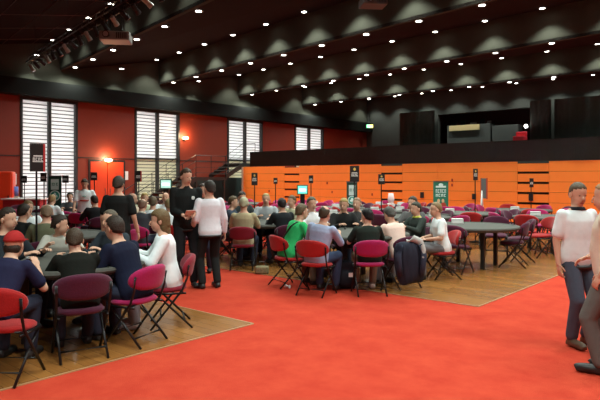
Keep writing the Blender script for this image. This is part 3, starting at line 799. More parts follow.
sit('person in bright white shirt, back to camera, left of the staff man', 171, 11.1, ST, 'red', None, lean=22, hair='short', hcol=(.30, .24, .12), shirt=(.78, .86, .88), lod=2)
sit('person with pink face beside the left sleeve of the standing black tee man', 130, 12.9, ST, 'maroon', None, lean=8, hair='fringe', hcol=(.2, .15, .1), shirt=(.5, .4, .3), lod=2, height=1.85)
# middle table
sit('person with grey hair and beige shirt, back to camera, in dark red chair', 243.5, 10.75, MT, 'crimson', 'dark red folding chair under the beige shirt player', dface=-12, lean=6, hair='short', hcol=(.42, .40, .26), shirt=(.42, .36, .22), lod=0, height=1.78)
sit('person with dark hair and black jacket facing camera behind the beige shirt player', 241, 13.1, MT, 'maroon', None, lean=6, shirt=(.03, .035, .035), sleeve='long', lod=1, height=1.92, hpitch=-15)
sit('person in navy jacket between the pink shirt man and the beige shirt player', 229, 12.1, MT, 'maroon', None, lean=10, hair='short', hcol=(.08, .05, .02), shirt=(.04, .055, .08), sleeve='long', lod=1, height=1.75)
sit('person with fair hair in pale tee at the table behind the beige shirt player', 266, 13.05, MT, 'maroon', None, lean=12, hyaw=0, hair='thin', hcol=(.40, .30, .12), shirt=(.33, .36, .38), lod=1, height=1.85, hpitch=-10)
sit('person with dark hair in black top behind the green shirt player', 284, 11.2, MT, 'maroon', 'maroon folding chair under the dark haired black top player', lean=12, shirt=(.012, .015, .018), sleeve='long', lod=1, height=1.72, hcol=(.018, .01, .01))
sit('person with brown hair and beige tee beyond the green shirt player', 294, 12.6, MT, 'maroon', None, lean=8, hair='short', hcol=(.12, .075, .035), shirt=(.42, .42, .28), lod=1)
# centre table
GS_, gsi = sit('person in bright green tee with a black shoulder strap at the centre table', 289, 9.05, CT, 'red', 'red folding chair tilted beside the green shirt player', dface=0, lean=24, hyaw=0, hair='short', hcol=(.12, .085, .045), shirt=(.03, .47, .14), lod=0, pants=(.16, .12, .08), height=1.76)
BL = sit('person in light blue shirt with balding head, back to camera at the centre table', 317, 8.42, CT, 'red', 'red folding chair under the light blue shirt player', dface=0, lean=12, side_lean=7, hair='fringe', hcol=(.05, .035, .02), shirt=(.34, .42, .60), sleeve='mid', lod=0, pants=(.04, .06, .12), height=1.68)
sit('person in dark green black tee with black hair, back to camera, turned left', 369, 8.45, CT, 'magenta', 'magenta folding chair under the dark tee player at the centre', dface=0, lean=18, hyaw=-35, hair='short', hcol=(.006, .006, .006), shirt=(.014, .022, .017), lod=0, height=1.60, pants=(.2, .13, .09), shoes=(.5, .45, .42))
sit('person in pale pink shirt with grey hair leaning over the centre table', 400, 8.95, CT, 'maroon', 'maroon folding chair covered by the hanging dark jacket', dface=12, lean=28, hyaw=0, hpitch=-20, hair='short', hcol=(.075, .075, .065), shirt=(.78, .58, .50), lod=0, height=1.68, pants=(.2, .24, .28))
sit('person in black shirt with cropped yellow hair, far side of centre table', 343, 10.75, CT, 'maroon', None, dface=-5, lean=6, hair='buzz', hcol=(.35, .25, .08), shirt=(.010, .010, .010), sleeve='long', lod=1, height=1.76, hpitch=-15, hyaw=30)
sit('person with pink face peeking beside the black shirt player', 357, 11.45, CT, 'maroon', None, dface=0, lean=6, hair='buzz', hcol=(.25, .15, .08), shirt=(.05, .05, .05), lod=1, height=1.72, hyaw=20)
sit('person with brown grey hair behind the green shirt player', 311, 10.75, CT, 'maroon', None, dface=10, lean=4, hair='short', hcol=(.10, .10, .07), shirt=(.78, .78, .80), lod=1, height=1.80)
sit('person with dark hair and yellow collar beside the white shirt man', 418, 10.25, CT, 'maroon', None, dface=0, lean=6, hair='short', hcol=(.035, .035, .022), shirt=(.03, .04, .035), sleeve='long', lod=1, height=1.62, collar=(.5, .55, .08))
sit('person with brown hair directly behind the yellow collared man', 414, 11.1, CT, 'maroon', None, dface=0, lean=6, hair='short', hcol=(.05, .035, .02), shirt=(.1, .1, .1), lod=1, height=1.80)
sit('person with thinning fair hair and white tee in the red chair right of centre', 442, 9.75, CT, 'red', 'red folding chair under the white tee player right of centre', dface=0, lean=12, hands=[(-.12, .30, .66), (.12, .30, .66)], hair='thin', hcol=(.22, .15, .07), shirt=(.78, .86, .88), lod=0, height=1.68, pants=(.15, .15, .16))

# ---- standing people
person('person standing in black tee, back to camera, in the left middle ground', 118, 8.7, 5, False, height=1.735, lean=2, hair='short', hcol=(.05, .04, .03), shirt=(.012, .012, .015), pants=(.02, .02, .025), lod=0, hands=[(-.27, .10, .85), (.27, .10, .85)])
WT2, wti = person('person standing in white tee with red print, looking down, before the red double door', 85, 14.3, 165, False, height=1.70, lean=8, hpitch=-28, hair='short', hcol=(.05, .035, .025), shirt=(.78, .86, .88), pants=(.03, .03, .03), lod=1, hands=[(-.30, .12, .86), (.24, .30, .85)])
A_, ai = person('person standing in black long sleeve shirt holding a paper, facing right', 186, 8.95, 158, False, height=1.86, lean=2, hyaw=-20, hpitch=-12, hair='short', hcol=(.05, .028, .014), shirt=(.010, .012, .012), pants=(.010, .010, .012), sleeve='long', lod=0, hands=[(-.06, .30, 1.14), (.10, .27, 1.12)])
C_, ci = person('person standing in pink white long sleeve shirt and black trousers, back to camera', 210, 8.85, -28, False, height=1.665, lean=3, hyaw=-18, hpitch=0, hair='short', hcol=(.035, .03, .025), shirt=(.74, .76, .82), pants=(.014, .013, .012), sleeve='long', lod=0, hands=[(-.20, .22, .92), (.26, .06, .80)], belly=.01)
person('person mostly hidden behind the two standing men, face showing between them', 203, 10.4, 175, False, height=1.60, lean=0, hair='short', hcol=(.06, .04, .03), shirt=(.03, .03, .03), lod=1)
B_, bi = person('person standing at right in white tee with black collar and blue jeans', 577, 5.85, 168, False, height=1.655, lean=1, hpitch=-16, hyaw=8, hair='buzz', hcol=(.10, .075, .045), shirt=(.78, .86, .88), pants=(.07, .085, .12), lod=0, hands=[(-.19, .12, .86), (.23, .03, .80)], collar=(.02, .02, .025), feet=[(-.10, 0), (.10, .05)], shoes=(.10, .06, .035))
D_, di = person('person in cream shirt and grey jeans cut by the right edge of the photo', 610, 4.98, -55, False, height=1.66, lean=3, hpitch=-6, hair='buzz', hcol=(.32, .20, .09), shirt=(.70, .64, .52), pants=(.12, .12, .11), lod=0, hands=[(-.19, .05, .84), (.18, .20, .95)], feet=[(-.10, .06), (.12, -.02)], shoes=(.012, .012, .012), belly=.02)
# shirt details
def decal(root, name, m, pts, r): 
    bm = bmesh.new(); tube(bm, pts, r, 6); return fin(bm, name, m, root, smooth=True)
def strap(rt, inf, name, m, pts, r):
    bm = bmesh.new(); tube(bm, [inf['SP'](t_)+inf['lat']*a+inf['fw']*b for t_, a, b in pts], r, 6); fin(bm, name, m, rt, smooth=True)
strap(GS_, gsi, 'shoulder_strap', BLACK, ((.40, .13, .11), (.485, .12, .02), (.46, .10, -.10), (.36, .05, -.145), (.24, -.02, -.14), (.12, -.10, -.125), (.02, -.165, -.06)), .013)
strap(WT2, wti, 'red_print', mat('print_red', (.42, .04, .02), .5), ((.26, -.10, .125), (.26, -.04, .142), (.26, .04, .142), (.26, .10, .125)), .018)
strap(WT2, wti, 'green_print', mat('print_green', (.05, .3, .2), .5), ((.36, -.04, .135), (.36, .04, .135)), .012)
bm = bmesh.new(); u = rci['lat']; loft(bm, [(rci['SP'](t_, o_), u, rci['up'].cross(u), w_, d_) for t_, w_, d_, o_ in ((.02, .208, .150, .005), (.08, .200, .146, .008), (.15, .195, .143, .008))], 28); fin(bm, 'red_shirt_band', cmat((.35, .02, .02)), RC_, smooth=True)
# belts
for (rt, inf, m) in ((B_, bi, BLACK), (D_, di, mat('brown_leather', (.18, .07, .03), .5)), (C_, ci, BLACK), (A_, ai, BLACK)):
    bm = bmesh.new(); u = inf['lat']; rr = []
    for t_ in (-.118, -.085): rr.append((inf['SP'](t_), u, inf['up'].cross(u), .182, .140))
    loft(bm, rr, 24); fin(bm, 'belt', m, rt, smooth=True)
# paper in the staff man's hands, watch on the pink shirt man
bm = bmesh.new(); box(bm, -.07, -.10, -.002, .07, .10, .002, M=Matrix.Rotation(.5, 4, 'X'))
o = fin(bm, 'paper_sheet', WHITE); o.parent = None
c_ = A_.matrix_basis @ Vector((.02, .40, 1.15)); o.location = c_; o.rotation_euler = (0, 0, facing(158)); tag(o, 'small white sheet held by the standing black shirt man', 'paper')
bm = bmesh.new(); ell(bm, ai['SP'](.36, .125)+ai['lat']*(-.08), (.028, .006, .028)); fin(bm, 'badge', WHITE, A_, smooth=True)
# red print on the white tee is a small chest bar: built on the standing man

# ================================================================= EMPTY TABLES AND THEIR CHAIRS
SIDE = ['far side', 'far right side', 'right side', 'near right side', 'near side', 'near left side', 'left side', 'far left side']
def ring(c, tdesc, cols, slots=range(8), rad=1.12, jit=.10):
    for k in slots:
        a = k*PI/4+.12
        v = Vector((math.sin(a), math.cos(a)))            # camera frame: right, forward
        w = Vector((v.x*CY-v.y*SY, v.x*SY+v.y*CY, 0))
        rr = rad+random.uniform(-jit, jit*1.6)
        p = c+w*rr
        if p.y > 19.2: continue
        if any((p.x-q[0])**2+(p.y-q[1])**2 < .43**2 for q in CHAIRS): continue
        if any((p-t).length < TR+.10 for t in TABLES): continue
        col = cols[k % len(cols)]
        f = math.degrees(a)+180+random.uniform(-22, 22)
        c_ = chair(col, p, facing(f), f'{col} folding chair, {SIDE[k]} of {tdesc}', 'empty chairs at the unused tables'); c_.scale = (1.04, 1.04, 1.09)
MG, MR, RD = 'magenta', 'maroon', 'red'
E = []
def etable(px, d, desc, short, cols, slots=range(8), **k): E.append((table(px, d, 'round grey empty card table '+desc, k.pop('rz', .4)), 'the table '+short, cols, slots, k))
# explicit chairs round the big empty table
t1 = table(470, 11.15, 'large grey round empty table with black legs nearest the right foreground', .95)
for col, px, d, f, lab in ((MR, 456, 10.35, 40, 'maroon folding chair, back to camera, at left of the nearest empty table'),
                           (MR, 513, 11.05, -62, 'front one of two maroon folding chairs side by side right of the nearest empty table'),
                           (MR, 520, 11.75, -78, 'rear one of two maroon folding chairs side by side right of the nearest empty table'),
                           (MR, 496, 12.45, 200, 'maroon folding chair with a black underside beyond the nearest empty table'),
                           (RD, 541, 12.35, -95, 'red folding chair turned sideways between the two nearest empty tables'),
                           (MG, 561, 12.75, 5, 'magenta folding chair at the near side of the table beside the standing men'),
                           (RD, 446, 12.1, 110, 'red folding chair showing behind the white tee player'),
                           (MG, 67, 14.9, 8, 'left one of two bright magenta chairs behind the olive shirt player'),
                           (MG, 82, 14.1, 14, 'right one of two bright magenta chairs behind the olive shirt player'),
                           (MR, 431, 12.0, 100, 'maroon folding chair half hidden behind the white tee player')):
    chair(col, plan(px, d), facing(f), lab).scale = (1.04, 1.04, 1.07)
etable(553, 13.75, 'behind the pair of maroon chairs at right', 'behind the two paired maroon chairs', [MG, RD, MG, MR])
etable(462, 15.3, 'second empty one back from the right foreground', 'second back from right foreground', [MG, MR, MR, MG, RD])
etable(519, 16.9, 'farthest one at right before the orange seating', 'farthest right by the orange seating', [RD, MG, MR, MG])
etable(441, 17.9, 'with a small white box below the red poster', 'just below the red figure poster', [MR, MG, RD])
etable(412, 13.9, 'directly behind the yellow collared man', 'behind the yellow collared man', [MG, MR, RD, MG])
etable(385, 16.6, 'below the white column stand', 'below the white column stand', [RD, MR, MG])
etable(318, 14.9, 'behind the black shirt player with white boxes', 'behind the black shirt player', [MG, RD, MG, MR])
etable(336, 18.3, 'left of the green ring banner', 'left of the green ring banner', [MG, MR, RD, MG])
etable(272, 17.1, 'below the black number sign on the left of the seating', 'below the leftmost black number sign', [MG, RD, MG])
etable(232, 14.6, 'behind the pink shirt man', 'behind the pink white shirt man', [MG, MR, MG])
etable(240, 21.5, 'by the black passage left of the seating', 'by the black passage', [MG, RD])
etable(300, 20.7, 'below the teal screen', 'below the teal screen', [MG, MG, RD])
etable(386, 19.8, 'farthest one back below the leftmost black seating slots', 'farthest back at centre', [MG, MR, RD])
etable(192, 18.8, 'near the foot of the stairs', 'near the foot of the stairs', [RD, MR, MG])
etable(28, 16.6, 'in front of the tall white window', 'in front of the tall white window', [MG, MR])
for (c, desc, cols, slots, k) in E: ring(c, desc, cols, slots)
# a few free chairs round the occupied tables
ring(OT, 'the table of the bald olive shirt player', [MG, MG], (1, 2, 3))
ring(WT_, 'the table where the blond man leans', [MG], (5, 6, 7, 0))
ring(ST, 'the table behind the staff man', [RD, MR], (7, 0, 2, 3))
ring(FT, 'the farthest left table near the double door', [MR, RD], range(8))
ring(MT, 'the table of the beige shirt player', [MR], (2, 6, 7))
ring(CT, 'the centre table', [MR], (0, 1))

# ---- things on the tables
ZTT = .776+.0
def on(c, r, f, z=ZTT): return Vector((c.x+r*CY-f*SY, c.y+r*SY+f*CY, z))
bm = bmesh.new(); box(bm, -.11, -.05, 0, .11, .05, .10, bev=.008)
TENT = bpy.data.meshes.new('white_box'); bm.to_mesh(TENT); bm.free(); TENT.materials.append(WHITE)
bm = bmesh.new(); box(bm, -.112, -.052, .07, .112, .052, .082); LID = bpy.data.meshes.new('lid_rim'); bm.to_mesh(LID); bm.free(); LID.materials.append(mat('box_grey', (.45, .45, .44), .5))
def tent(c, r, f, lab):
    t = thing('card_box', lab, 'box', on(c, r, f), YAW+random.uniform(-.3, .3))
    for nm, me in (('carton', TENT), ('lid_rim', LID)):
        o = bpy.data.objects.new(nm, me); COL.objects.link(o); o.parent = t
tent(t1, -.12, .45, 'white card box at the far edge of the nearest empty table')
for i, (c, desc, *_) in enumerate(E):
    tent(c, random.uniform(-.35, .1), random.uniform(-.3, .4), 'left hand white card box on '+desc)
    if i in (4, 5, 6, 7, 8, 9, 11, 12): tent(c, random.uniform(.35, .6), random.uniform(-.2, .2), 'right hand white card box on '+desc)
CHC = [(.5, .02, .02), (.03, .03, .03), (.02, .06, .3), (.6, .6, .55), (.03, .25, .08)]
CHM = []
for i, c in enumerate(CHC):
    bm = bmesh.new()
    for k in range(10): cyl(bm, (random.uniform(-.0015, .0015), random.uniform(-.0015, .0015), k*.0040), .0195, .0034, 16)
    me = bpy.data.meshes.new('chip_stack'); bm.to_mesh(me); bm.free(); me.materials.append(mat('chip%d' % i, c, .4)); CHM.append(me)
CN = ['red', 'black', 'blue', 'white', 'green']
def chips(c, lst, tn):
    for (r, f, k, who) in lst:
        o = bpy.data.objects.new('chip_stack', CHM[k]); COL.objects.link(o); o.location = on(c, r, f)
        tag(o, f'{CN[k]} stack of poker chips before {who}, {tn}', 'chips', 'stacks of poker chips')
chips(LT, [(-.34, -.52, 1, 'the red cap player'), (-.29, -.48, 0, 'the red cap player'), (-.06, .58, 2, 'the pale grey tee player'), (.0, .60, 4, 'the pale grey tee player'), (.62, -.30, 3, 'the navy shirt player'), (.66, .12, 0, 'the white blouse player'), (-.66, .08, 3, 'the dark jacket player')], 'near table')
chips(CT, [(-.55, -.25, 0, 'the green shirt player'), (.58, -.25, 3, 'the pink shirt player'), (.45, .42, 2, 'the yellow collared man'), (-.1, .6, 1, 'the black shirt player')], 'centre table')
bm = bmesh.new(); box(bm, -.031, -.044, 0, .031, .044, .0012); CARD = bpy.data.meshes.new('playing_card'); bm.to_mesh(CARD); bm.free(); CARD.materials.append(WHITE)
for c, tn in ((LT, 'near left table'), (CT, 'centre table')):
    for k in range(5):
        o = bpy.data.objects.new('playing_card', CARD); COL.objects.link(o); o.location = on(c, -.16+.08*k, .12, ZTT-.004); o.rotation_euler = (0, 0, YAW)
        tag(o, f'white playing card, {ORD[k]} from the left in the {tn} row', 'playing card', 'playing cards laid out')
# a drinking glass on the near table
t = thing('drinking_glass', 'dark drink in a glass at the near edge of the left foreground table', 'glass', on(LT, -.14, -.5))
bm = bmesh.new(); cyl(bm, (0, 0, 0), .032, .09, 20, r2=.038); fin(bm, 'tumbler', mat('dark_drink', (.05, .015, .01), .15), t, smooth=False)
bm = bmesh.new(); cyl(bm, (0, 0, .09), .039, .012, 20); fin(bm, 'rim', mat('glass_rim', (.5, .5, .5), .2), t)

# ---- jacket hanging on the chair of the pink shirt player
p = plan(406, 8.64); t = thing('jacket', 'dark navy jacket with grey lining hung over the chair behind the pink shirt player', 'jacket', (p.x, p.y, 0), facing(-2)); t.scale = (.76, .88, .94)
bm = bmesh.new()
def sheet(bm, x0, x1, zt, zb, y, amp, n=16, m=10, th=.03, taper=.06):
    rings = []
    for j in range(m+1):
        f = j/m; z = zt+(zb-zt)*f; ring = []
        for i in range(n+1):
            g = i/n; xx = x0+(x1-x0)*g; xx = xx*(1-taper*math.sin(f*3))
            ring.append(Vector((xx, y+amp*math.sin(g*11+f*1.5)*(.3+f)-.05*math.sin(f*PI), z-.05*math.sin(g*PI*2.0)*f)))
        rings.append(ring)
    V = [[bm.verts.new(v) for v in r] for r in rings]; fs = []
    for a, b in zip(V, V[1:]):
        for i in range(n): fs.append(bm.faces.new((a[i], a[i+1], b[i+1], b[i])))
    bmesh.ops.solidify(bm, geom=fs, thickness=th)
rr = []
for z, ru, rv, y in ((.80, .16, .05, -.24), (.77, .24, .09, -.24), (.70, .285, .11, -.25), (.58, .30, .115, -.26), (.44, .29, .10, -.27), (.30, .27, .09, -.27), (.20, .24, .07, -.27), (.17, .2, .04, -.27)):
    rr.append((Vector((0, y, z)), X_, Y_, ru, rv))
loft(bm, rr, 48)
for v in bm.verts: a = math.atan2(v.co.y+.26, v.co.x); q = .016*math.sin(a*11+v.co.z*6); v.co.x += math.cos(a)*q; v.co.y += math.sin(a)*q; v.co.z += .03*math.sin(v.co.x*14) if v.co.z < .25 else 0
fin(bm, 'jacket_body', cmat((.022, .026, .042)), t, smooth=True)
for sd in (-1, 1):
    bm = bmesh.new(); tube(bm, [(sd*.20, -.32, .76), (sd*.24, -.37, .62), (sd*.22, -.38, .44), (sd*.20, -.37, .30)], [.065, .062, .055, .045], 12); fin(bm, 'sleeve', cmat((.026, .030, .050)), t, smooth=True)
bm = bmesh.new(); tube(bm, [(-.05, -.24, .80), (.08, -.27, .85), (.2, -.30, .80), (.24, -.36, .68), (.22, -.41, .56)], [.05, .06, .065, .05, .03], 10)
mesh_obj(remesh(bm, .012, 2), 'collar_lining', cmat((.42, .42, .40)), t)

# bags on the carpet
p = plan(345, 8.85); t = thing('backpack', 'black backpack with a small white mark on the floor below the light blue shirt player', 'bag', (p.x, p.y, .006), facing(0))
bm = bmesh.new(); box(bm, -.18, -.12, 0, .18, .12, .42, bev=.05); ell(bm, (0, -.12, .16), (.14, .07, .13)); mesh_obj(remesh(bm, .014, 2), 'bag_body', cmat((.014, .015, .022)), t)
bm = bmesh.new(); tube(bm, [(-.06, 0, .40), (0, 0, .47), (.06, 0, .40)], .012); fin(bm, 'carry_handle', BLACK, t)
bm = bmesh.new(); box(bm, .04, -.205, .20, .10, -.185, .26); fin(bm, 'white_mark', WHITE, t)
p = plan(262, 10.2); t = thing('tote_bag', 'flower patterned bag on the red carpet beside the beige shirt player', 'bag', (p.x, p.y, .003), facing(0))
bm = bmesh.new(); box(bm, -.12, -.07, 0, .12, .07, .14, bev=.03); mesh_obj(remesh(bm, .014, 2), 'bag_body', mat('flower_fabric', (.22, .19, .10), .8, var=.95, scale=34), t)
bm = bmesh.new(); tube(bm, [(-.08, 0, .12), (-.04, 0, .21), (.04, 0, .21), (.08, 0, .12)], .01); fin(bm, 'handle', BLACK, t)
p = plan(287.5, 8.85); o = None
bm = bmesh.new(); tube(bm, [(-.04, 0, .03), (.04, .01, .03)], [.03, .028], 12); o = fin(bm, 'paper_cup', WHITE, loc=(p.x, p.y, 0)); tag(o, 'crumpled white paper cup on the red carpet beside the green shirt player chair', 'cup')

# ================================================================= SIGNS AND BANNERS
def lettering(bm, x0, x1, z, h, y, words=(4,)):
    """row of small raised letter bars"""
    n = sum(words)+len(words)-1; w = (x1-x0)/n; i = 0
    for wd in words:
        for k in range(wd):
            xx = x0+(i+k)*w; box(bm, xx+w*.12, y-.003, z, xx+w*.36, y, z+h); box(bm, xx+w*.12, y-.003, z+h*.75, xx+w*.8, y, z+h)
            if k % 2: box(bm, xx+w*.12, y-.003, z, xx+w*.8, y, z+h*.22)
            else: box(bm, xx+w*.6, y-.003, z, xx+w*.82, y, z+h)
        i += wd+1
def table_sign(px, d, ytop, ybot, w, lab, rot=0, strip=True, gold=False, base=True, red=False):
    p = plan(px, d); zt = CAMH+(179-ytop)*d/F; zb = CAMH+(179-ybot)*d/F
    t = thing('number_sign', lab, 'sign', (p.x, p.y, .006), facing(rot)+0)
    bm = bmesh.new(); tube(bm, [(0, 0.03, .02), (0, .03, zt-.05)], .014, 8); fin(bm, 'pole', DARK, t)
    bm = bmesh.new(); cyl(bm, (0, .03, 0), .17, .02, 24, r2=.14); fin(bm, 'base', BLACK, t)
    bm = bmesh.new(); box(bm, -w/2, -.012, zb, w/2, .012, zt, bev=.004); b = fin(bm, 'panel', BLACK, t)
    h = zt-zb
    if strip:
        bm = bmesh.new(); lettering(bm, -w*.36, w*.36, zb+h*.38, h*.12, -.0125); box(bm, -w*.36, -.016, zb+h*.34, w*.36, -.0126, zb+h*.37); box(bm, -w*.3, -.016, zb+h*.53, w*.3, -.0126, zb+h*.58); fin(bm, 'white_lettering', WHITE, t)
    if gold:
        bm = bmesh.new(); ell(bm, (0, -.014, zb+h*.78), (w*.16, .006, h*.10), None, 5, 4); fin(bm, 'gold_emblem', GOLD, t)
    if red:
        bm = bmesh.new(); box(bm, w/2-.03, -.016, zb, w/2, -.0126, zt); fin(bm, 'red_stripe', mat('sign_red', (.5, .03, .03), .5), t)
table_sign(37.5, 8.15, 144, 172, .21, 'tall black sign on a pole rising over the left foreground players', rot=-50, red=True)
for px, d, y0, y1, w, lab, gold in ((24, 17.5, 176, 183, .17, 'small black sign on a pole, leftmost one before the white window', 0), (43.5, 13.8, 173, 182, .14, 'small black and white sign on a pole beside the green banner', 0), (65.5, 17.5, 175.5, 183, .19, 'small black sign on a pole right of the green banner', 0),
    (94, 17.0, 172.5, 180.5, .19, 'small black sign on a pole before the red double door', 0), (138.5, 15.5, 171, 182, .17, 'small black and red sign on a pole before the beige blind', 0),
    (254.5, 17.4, 173, 185.5, .18, 'black number sign at the left end of the orange seating', 1), (275.5, 18.9, 178, 184, .13, 'smallest black number sign left of the leftmost seating slots', 0), (311, 17.6, 175.5, 183.5, .13, 'small black number sign right above the teal screen', 0),
    (354.5, 13.2, 166, 182, .21, 'largest black number sign with gold emblem, above the green ring banner', 1), (381.5, 15.1, 174.5, 184.5, .17, 'black number sign with gold emblem left of the second seating slots', 1),
    (475.5, 15.2, 169, 180.5, .12, 'slim black number sign standing highest on the right of the red poster', 1), (531.5, 17.6, 178.5, 187.5, .12, 'small black number sign before the rightmost seating slots', 0)):
    table_sign(px, d, y0, y1, w, lab, gold=bool(gold), red=(px == 138.5))

def rollup(px, d, ytop, w, lab, top_white=True, ring=True, people_print=False, dark=True):
    p = plan(px, d); zt = CAMH+(179-ytop)*d/F
    t = thing('roll_up_banner', lab, 'banner', (p.x, p.y, .004), facing(0))
    bm = bmesh.new(); box(bm, -w/2-.02, -.12, 0, w/2+.02, .12, .09, bev=.01); fin(bm, 'base_cassette', STEEL, t)
    bm = bmesh.new(); box(bm, -w/2, -.01, .09, w/2, .01, zt); fin(bm, 'printed_panel', DKGREEN if dark else GREEN, t)
    bm = bmesh.new(); box(bm, -w/2-.01, -.02, zt-.02, w/2+.01, .02, zt+.015); fin(bm, 'top_rail', STEEL, t)
    if top_white:
        bm = bmesh.new(); box(bm, -w*.30, -.014, zt-.42, w*.30, -.0105, zt-.10); o = fin(bm, 'white_print', mat('print_pale', (.62, .72, .68), .5), t)
        bm = bmesh.new(); lettering(bm, -w*.24, w*.24, zt-.3, .09, -.0145, (3, 2)); fin(bm, 'print_lettering', GREEN, t)
    if ring:
        bm = bmesh.new(); zc = zt-.42-w*.46; N = 32; R1, R0 = w*.40, w*.34
        bm2 = bmesh.new(); cyl(bm2, (0, 0, 0), R0*.98, .003, 32)
        for v in bm2.verts: v.co = Vector((v.co.x, -.0105-v.co.z, zc+v.co.y))
        fin(bm2, 'green_disc', mat('banner_teal', (.03, .30, .22), .5), t)
        for i in range(N):
            a, b = 2*PI*i/N, 2*PI*(i+1)/N
            q = [(math.cos(a)*R0, math.sin(a)*R0), (math.cos(a)*R1, math.sin(a)*R1), (math.cos(b)*R1, math.sin(b)*R1), (math.cos(b)*R0, math.sin(b)*R0)]
            vs = [bm.verts.new((x, y, zc+z)) for y in (-.016, -.0105) for x, z in q]
            bm.faces.new(vs[:4]); bm.faces.new(vs[4:])
            for k in range(4): bm.faces.new((vs[k], vs[(k+1) % 4], vs[4+(k+1) % 4], vs[4+k]))
        ell(bm, (0, -.014, zc+R0*.25), (R0*.30, .005, R0*.42)); ell(bm, (-R0*.3, -.014, zc-R0*.15), (R0*.32, .005, R0*.30)); ell(bm, (R0*.3, -.014, zc-R0*.15), (R0*.32, .005, R0*.30))
        box(bm, -R0*.08, -.017, zc-R0*.75, R0*.08, -.0105, zc)
        bmesh.ops.recalc_face_normals(bm, faces=bm.faces); fin(bm, 'white_emblem', mat('print_white', (.75, .85, .8), .5), t)
    if people_print:
        bm = bmesh.new(); 
        for x in (-.12, .11):
            ell(bm, (x*w/.8, -.011, zt-.62), (.045, .004, .065))
        fin(bm, 'printed_faces', mat('print_face', (.75, .45, .25), .5), t)
        bm = bmesh.new()
        for x in (-.14, .13): ell(bm, (x*w/.8, -.011, zt-.80), (.10, .0045, .14))
        box(bm, -w*.42, -.013, .09, w*.42, -.0105, zt-.86)
        fin(bm, 'printed_red_figures', mat('print_red', (.42, .04, .02), .5), t)
        bm = bmesh.new(); lettering(bm, -w*.36, w*.36, zt-.37, .12, -.0125, (5,)); lettering(bm, -w*.36, w*.36, zt-.49, .09, -.0125, (4,)); box(bm, -w*.34, -.0125, zt-.20, w*.34, -.0105, zt-.14); ell(bm, (0, -.0115, zt-.11), (w*.16, .003, .05)); fin(bm, 'white_print', mat('print_white', (.75, .85, .8), .5), t)
rollup(55, 17.8, 176, .40, 'dark green banner with white circle emblem before the white window at left')
rollup(352, 18.2, 182, .33, 'slim green banner with white ring emblem before the orange seating')
rollup(440.8, 18.6, 181.5, .48, 'wide green poster banner with white lettering and red figures before the orange seating', top_white=False, ring=False, people_print=True, dark=False)
# banner seen at an angle and its white stand
p = plan(484, 18.3); t = thing('display_banner', 'narrow dark banner turned edge-on with a white stand right of the red poster', 'banner', (p.x, p.y, 0), facing(81))
bm = bmesh.new(); box(bm, -.20, -.01, 1.05, .20, .01, 1.68, bev=.004); fin(bm, 'printed_panel', mat('print_slate', (.10, .13, .13), .5), t)
bm = bmesh.new(); box(bm, -.21, -.014, 1.04, -.17, .014, 1.69); box(bm, .17, -.014, 1.04, .21, .014, 1.69); fin(bm, 'red_border', mat('print_red', (.42, .04, .02), .5), t)
bm = bmesh.new(); tube(bm, [(.1, -.12, .0), (.1, -.12, .75), (.1, -.12, 1.3)], [.15, .05, .02], 12); fin(bm, 'white_stand', WHITE, t, smooth=True)
# white column stand
p = plan(391, 18.0); t = thing('display_stand', 'white column stand with pinkish top before the second seating slots', 'stand', (p.x, p.y, 0), facing(0)); t.scale = (.75, .75, .86)
bm = bmesh.new(); box(bm, -.14, -.14, 0, .14, .14, 1.05, bev=.01); fin(bm, 'column', WHITE, t)
bm = bmesh.new(); loft(bm, [(Vector((0, 0, 1.05)), X_, Y_, .10, .10), (Vector((0, 0, 1.2)), X_, Y_, .14, .12), (Vector((0, 0, 1.42)), X_, Y_, .10, .08)], 12); fin(bm, 'pink_top', mat('pale_pink', (.75, .55, .55), .5), t, smooth=True)
bm = bmesh.new(); box(bm, .02, -.15, .6, .14, -.141, .95); fin(bm, 'dark_panel', BLACK, t)
# screens
def screen(px, d, y0, y1, w, lab, col):
    p = plan(px, d); zt = CAMH+(179-y0)*d/F; zb = CAMH+(179-y1)*d/F
    t = thing('display_screen', lab, 'screen', (p.x, p.y, 0), facing(0))
    bm = bmesh.new(); tube(bm, [(0, .06, .02), (0, .06, zt-.1)], .03); box(bm, -.3, -.15, 0, .3, .25, .03, bev=.01); box(bm, -.07, .0, zb-.35, .07, .1, zb); fin(bm, 'stand', DARK, t)
    bm = bmesh.new(); box(bm, -w/2, -.03, zb, w/2, .03, zt, bev=.008); fin(bm, 'housing', mat('screen_frame', (.02, .10, .06), .5), t)
    bm = bmesh.new(); box(bm, -w/2+.03, -.034, zb+.03, w/2-.03, -.0305, zt-.03); fin(bm, 'lit_panel', mat('screen_'+str(px), col, emit=col, estr=.9), t)
    bm = bmesh.new(); box(bm, -w*.3, -.038, zb+(zt-zb)*.35, w*.3, -.0345, zb+(zt-zb)*.6); fin(bm, 'screen_text', mat('screen_white', (.9, 1, .97), emit=(.8, 1, .95), estr=1.1), t)
screen(302.5, 18.2, 185, 194.5, .34, 'small lit teal screen on a black stand before the orange seating', (.10, .50, .38))
screen(166, 15.6, 179, 189, .32, 'small lit screen with green frame left of the standing staff man', (.25, .42, .36))

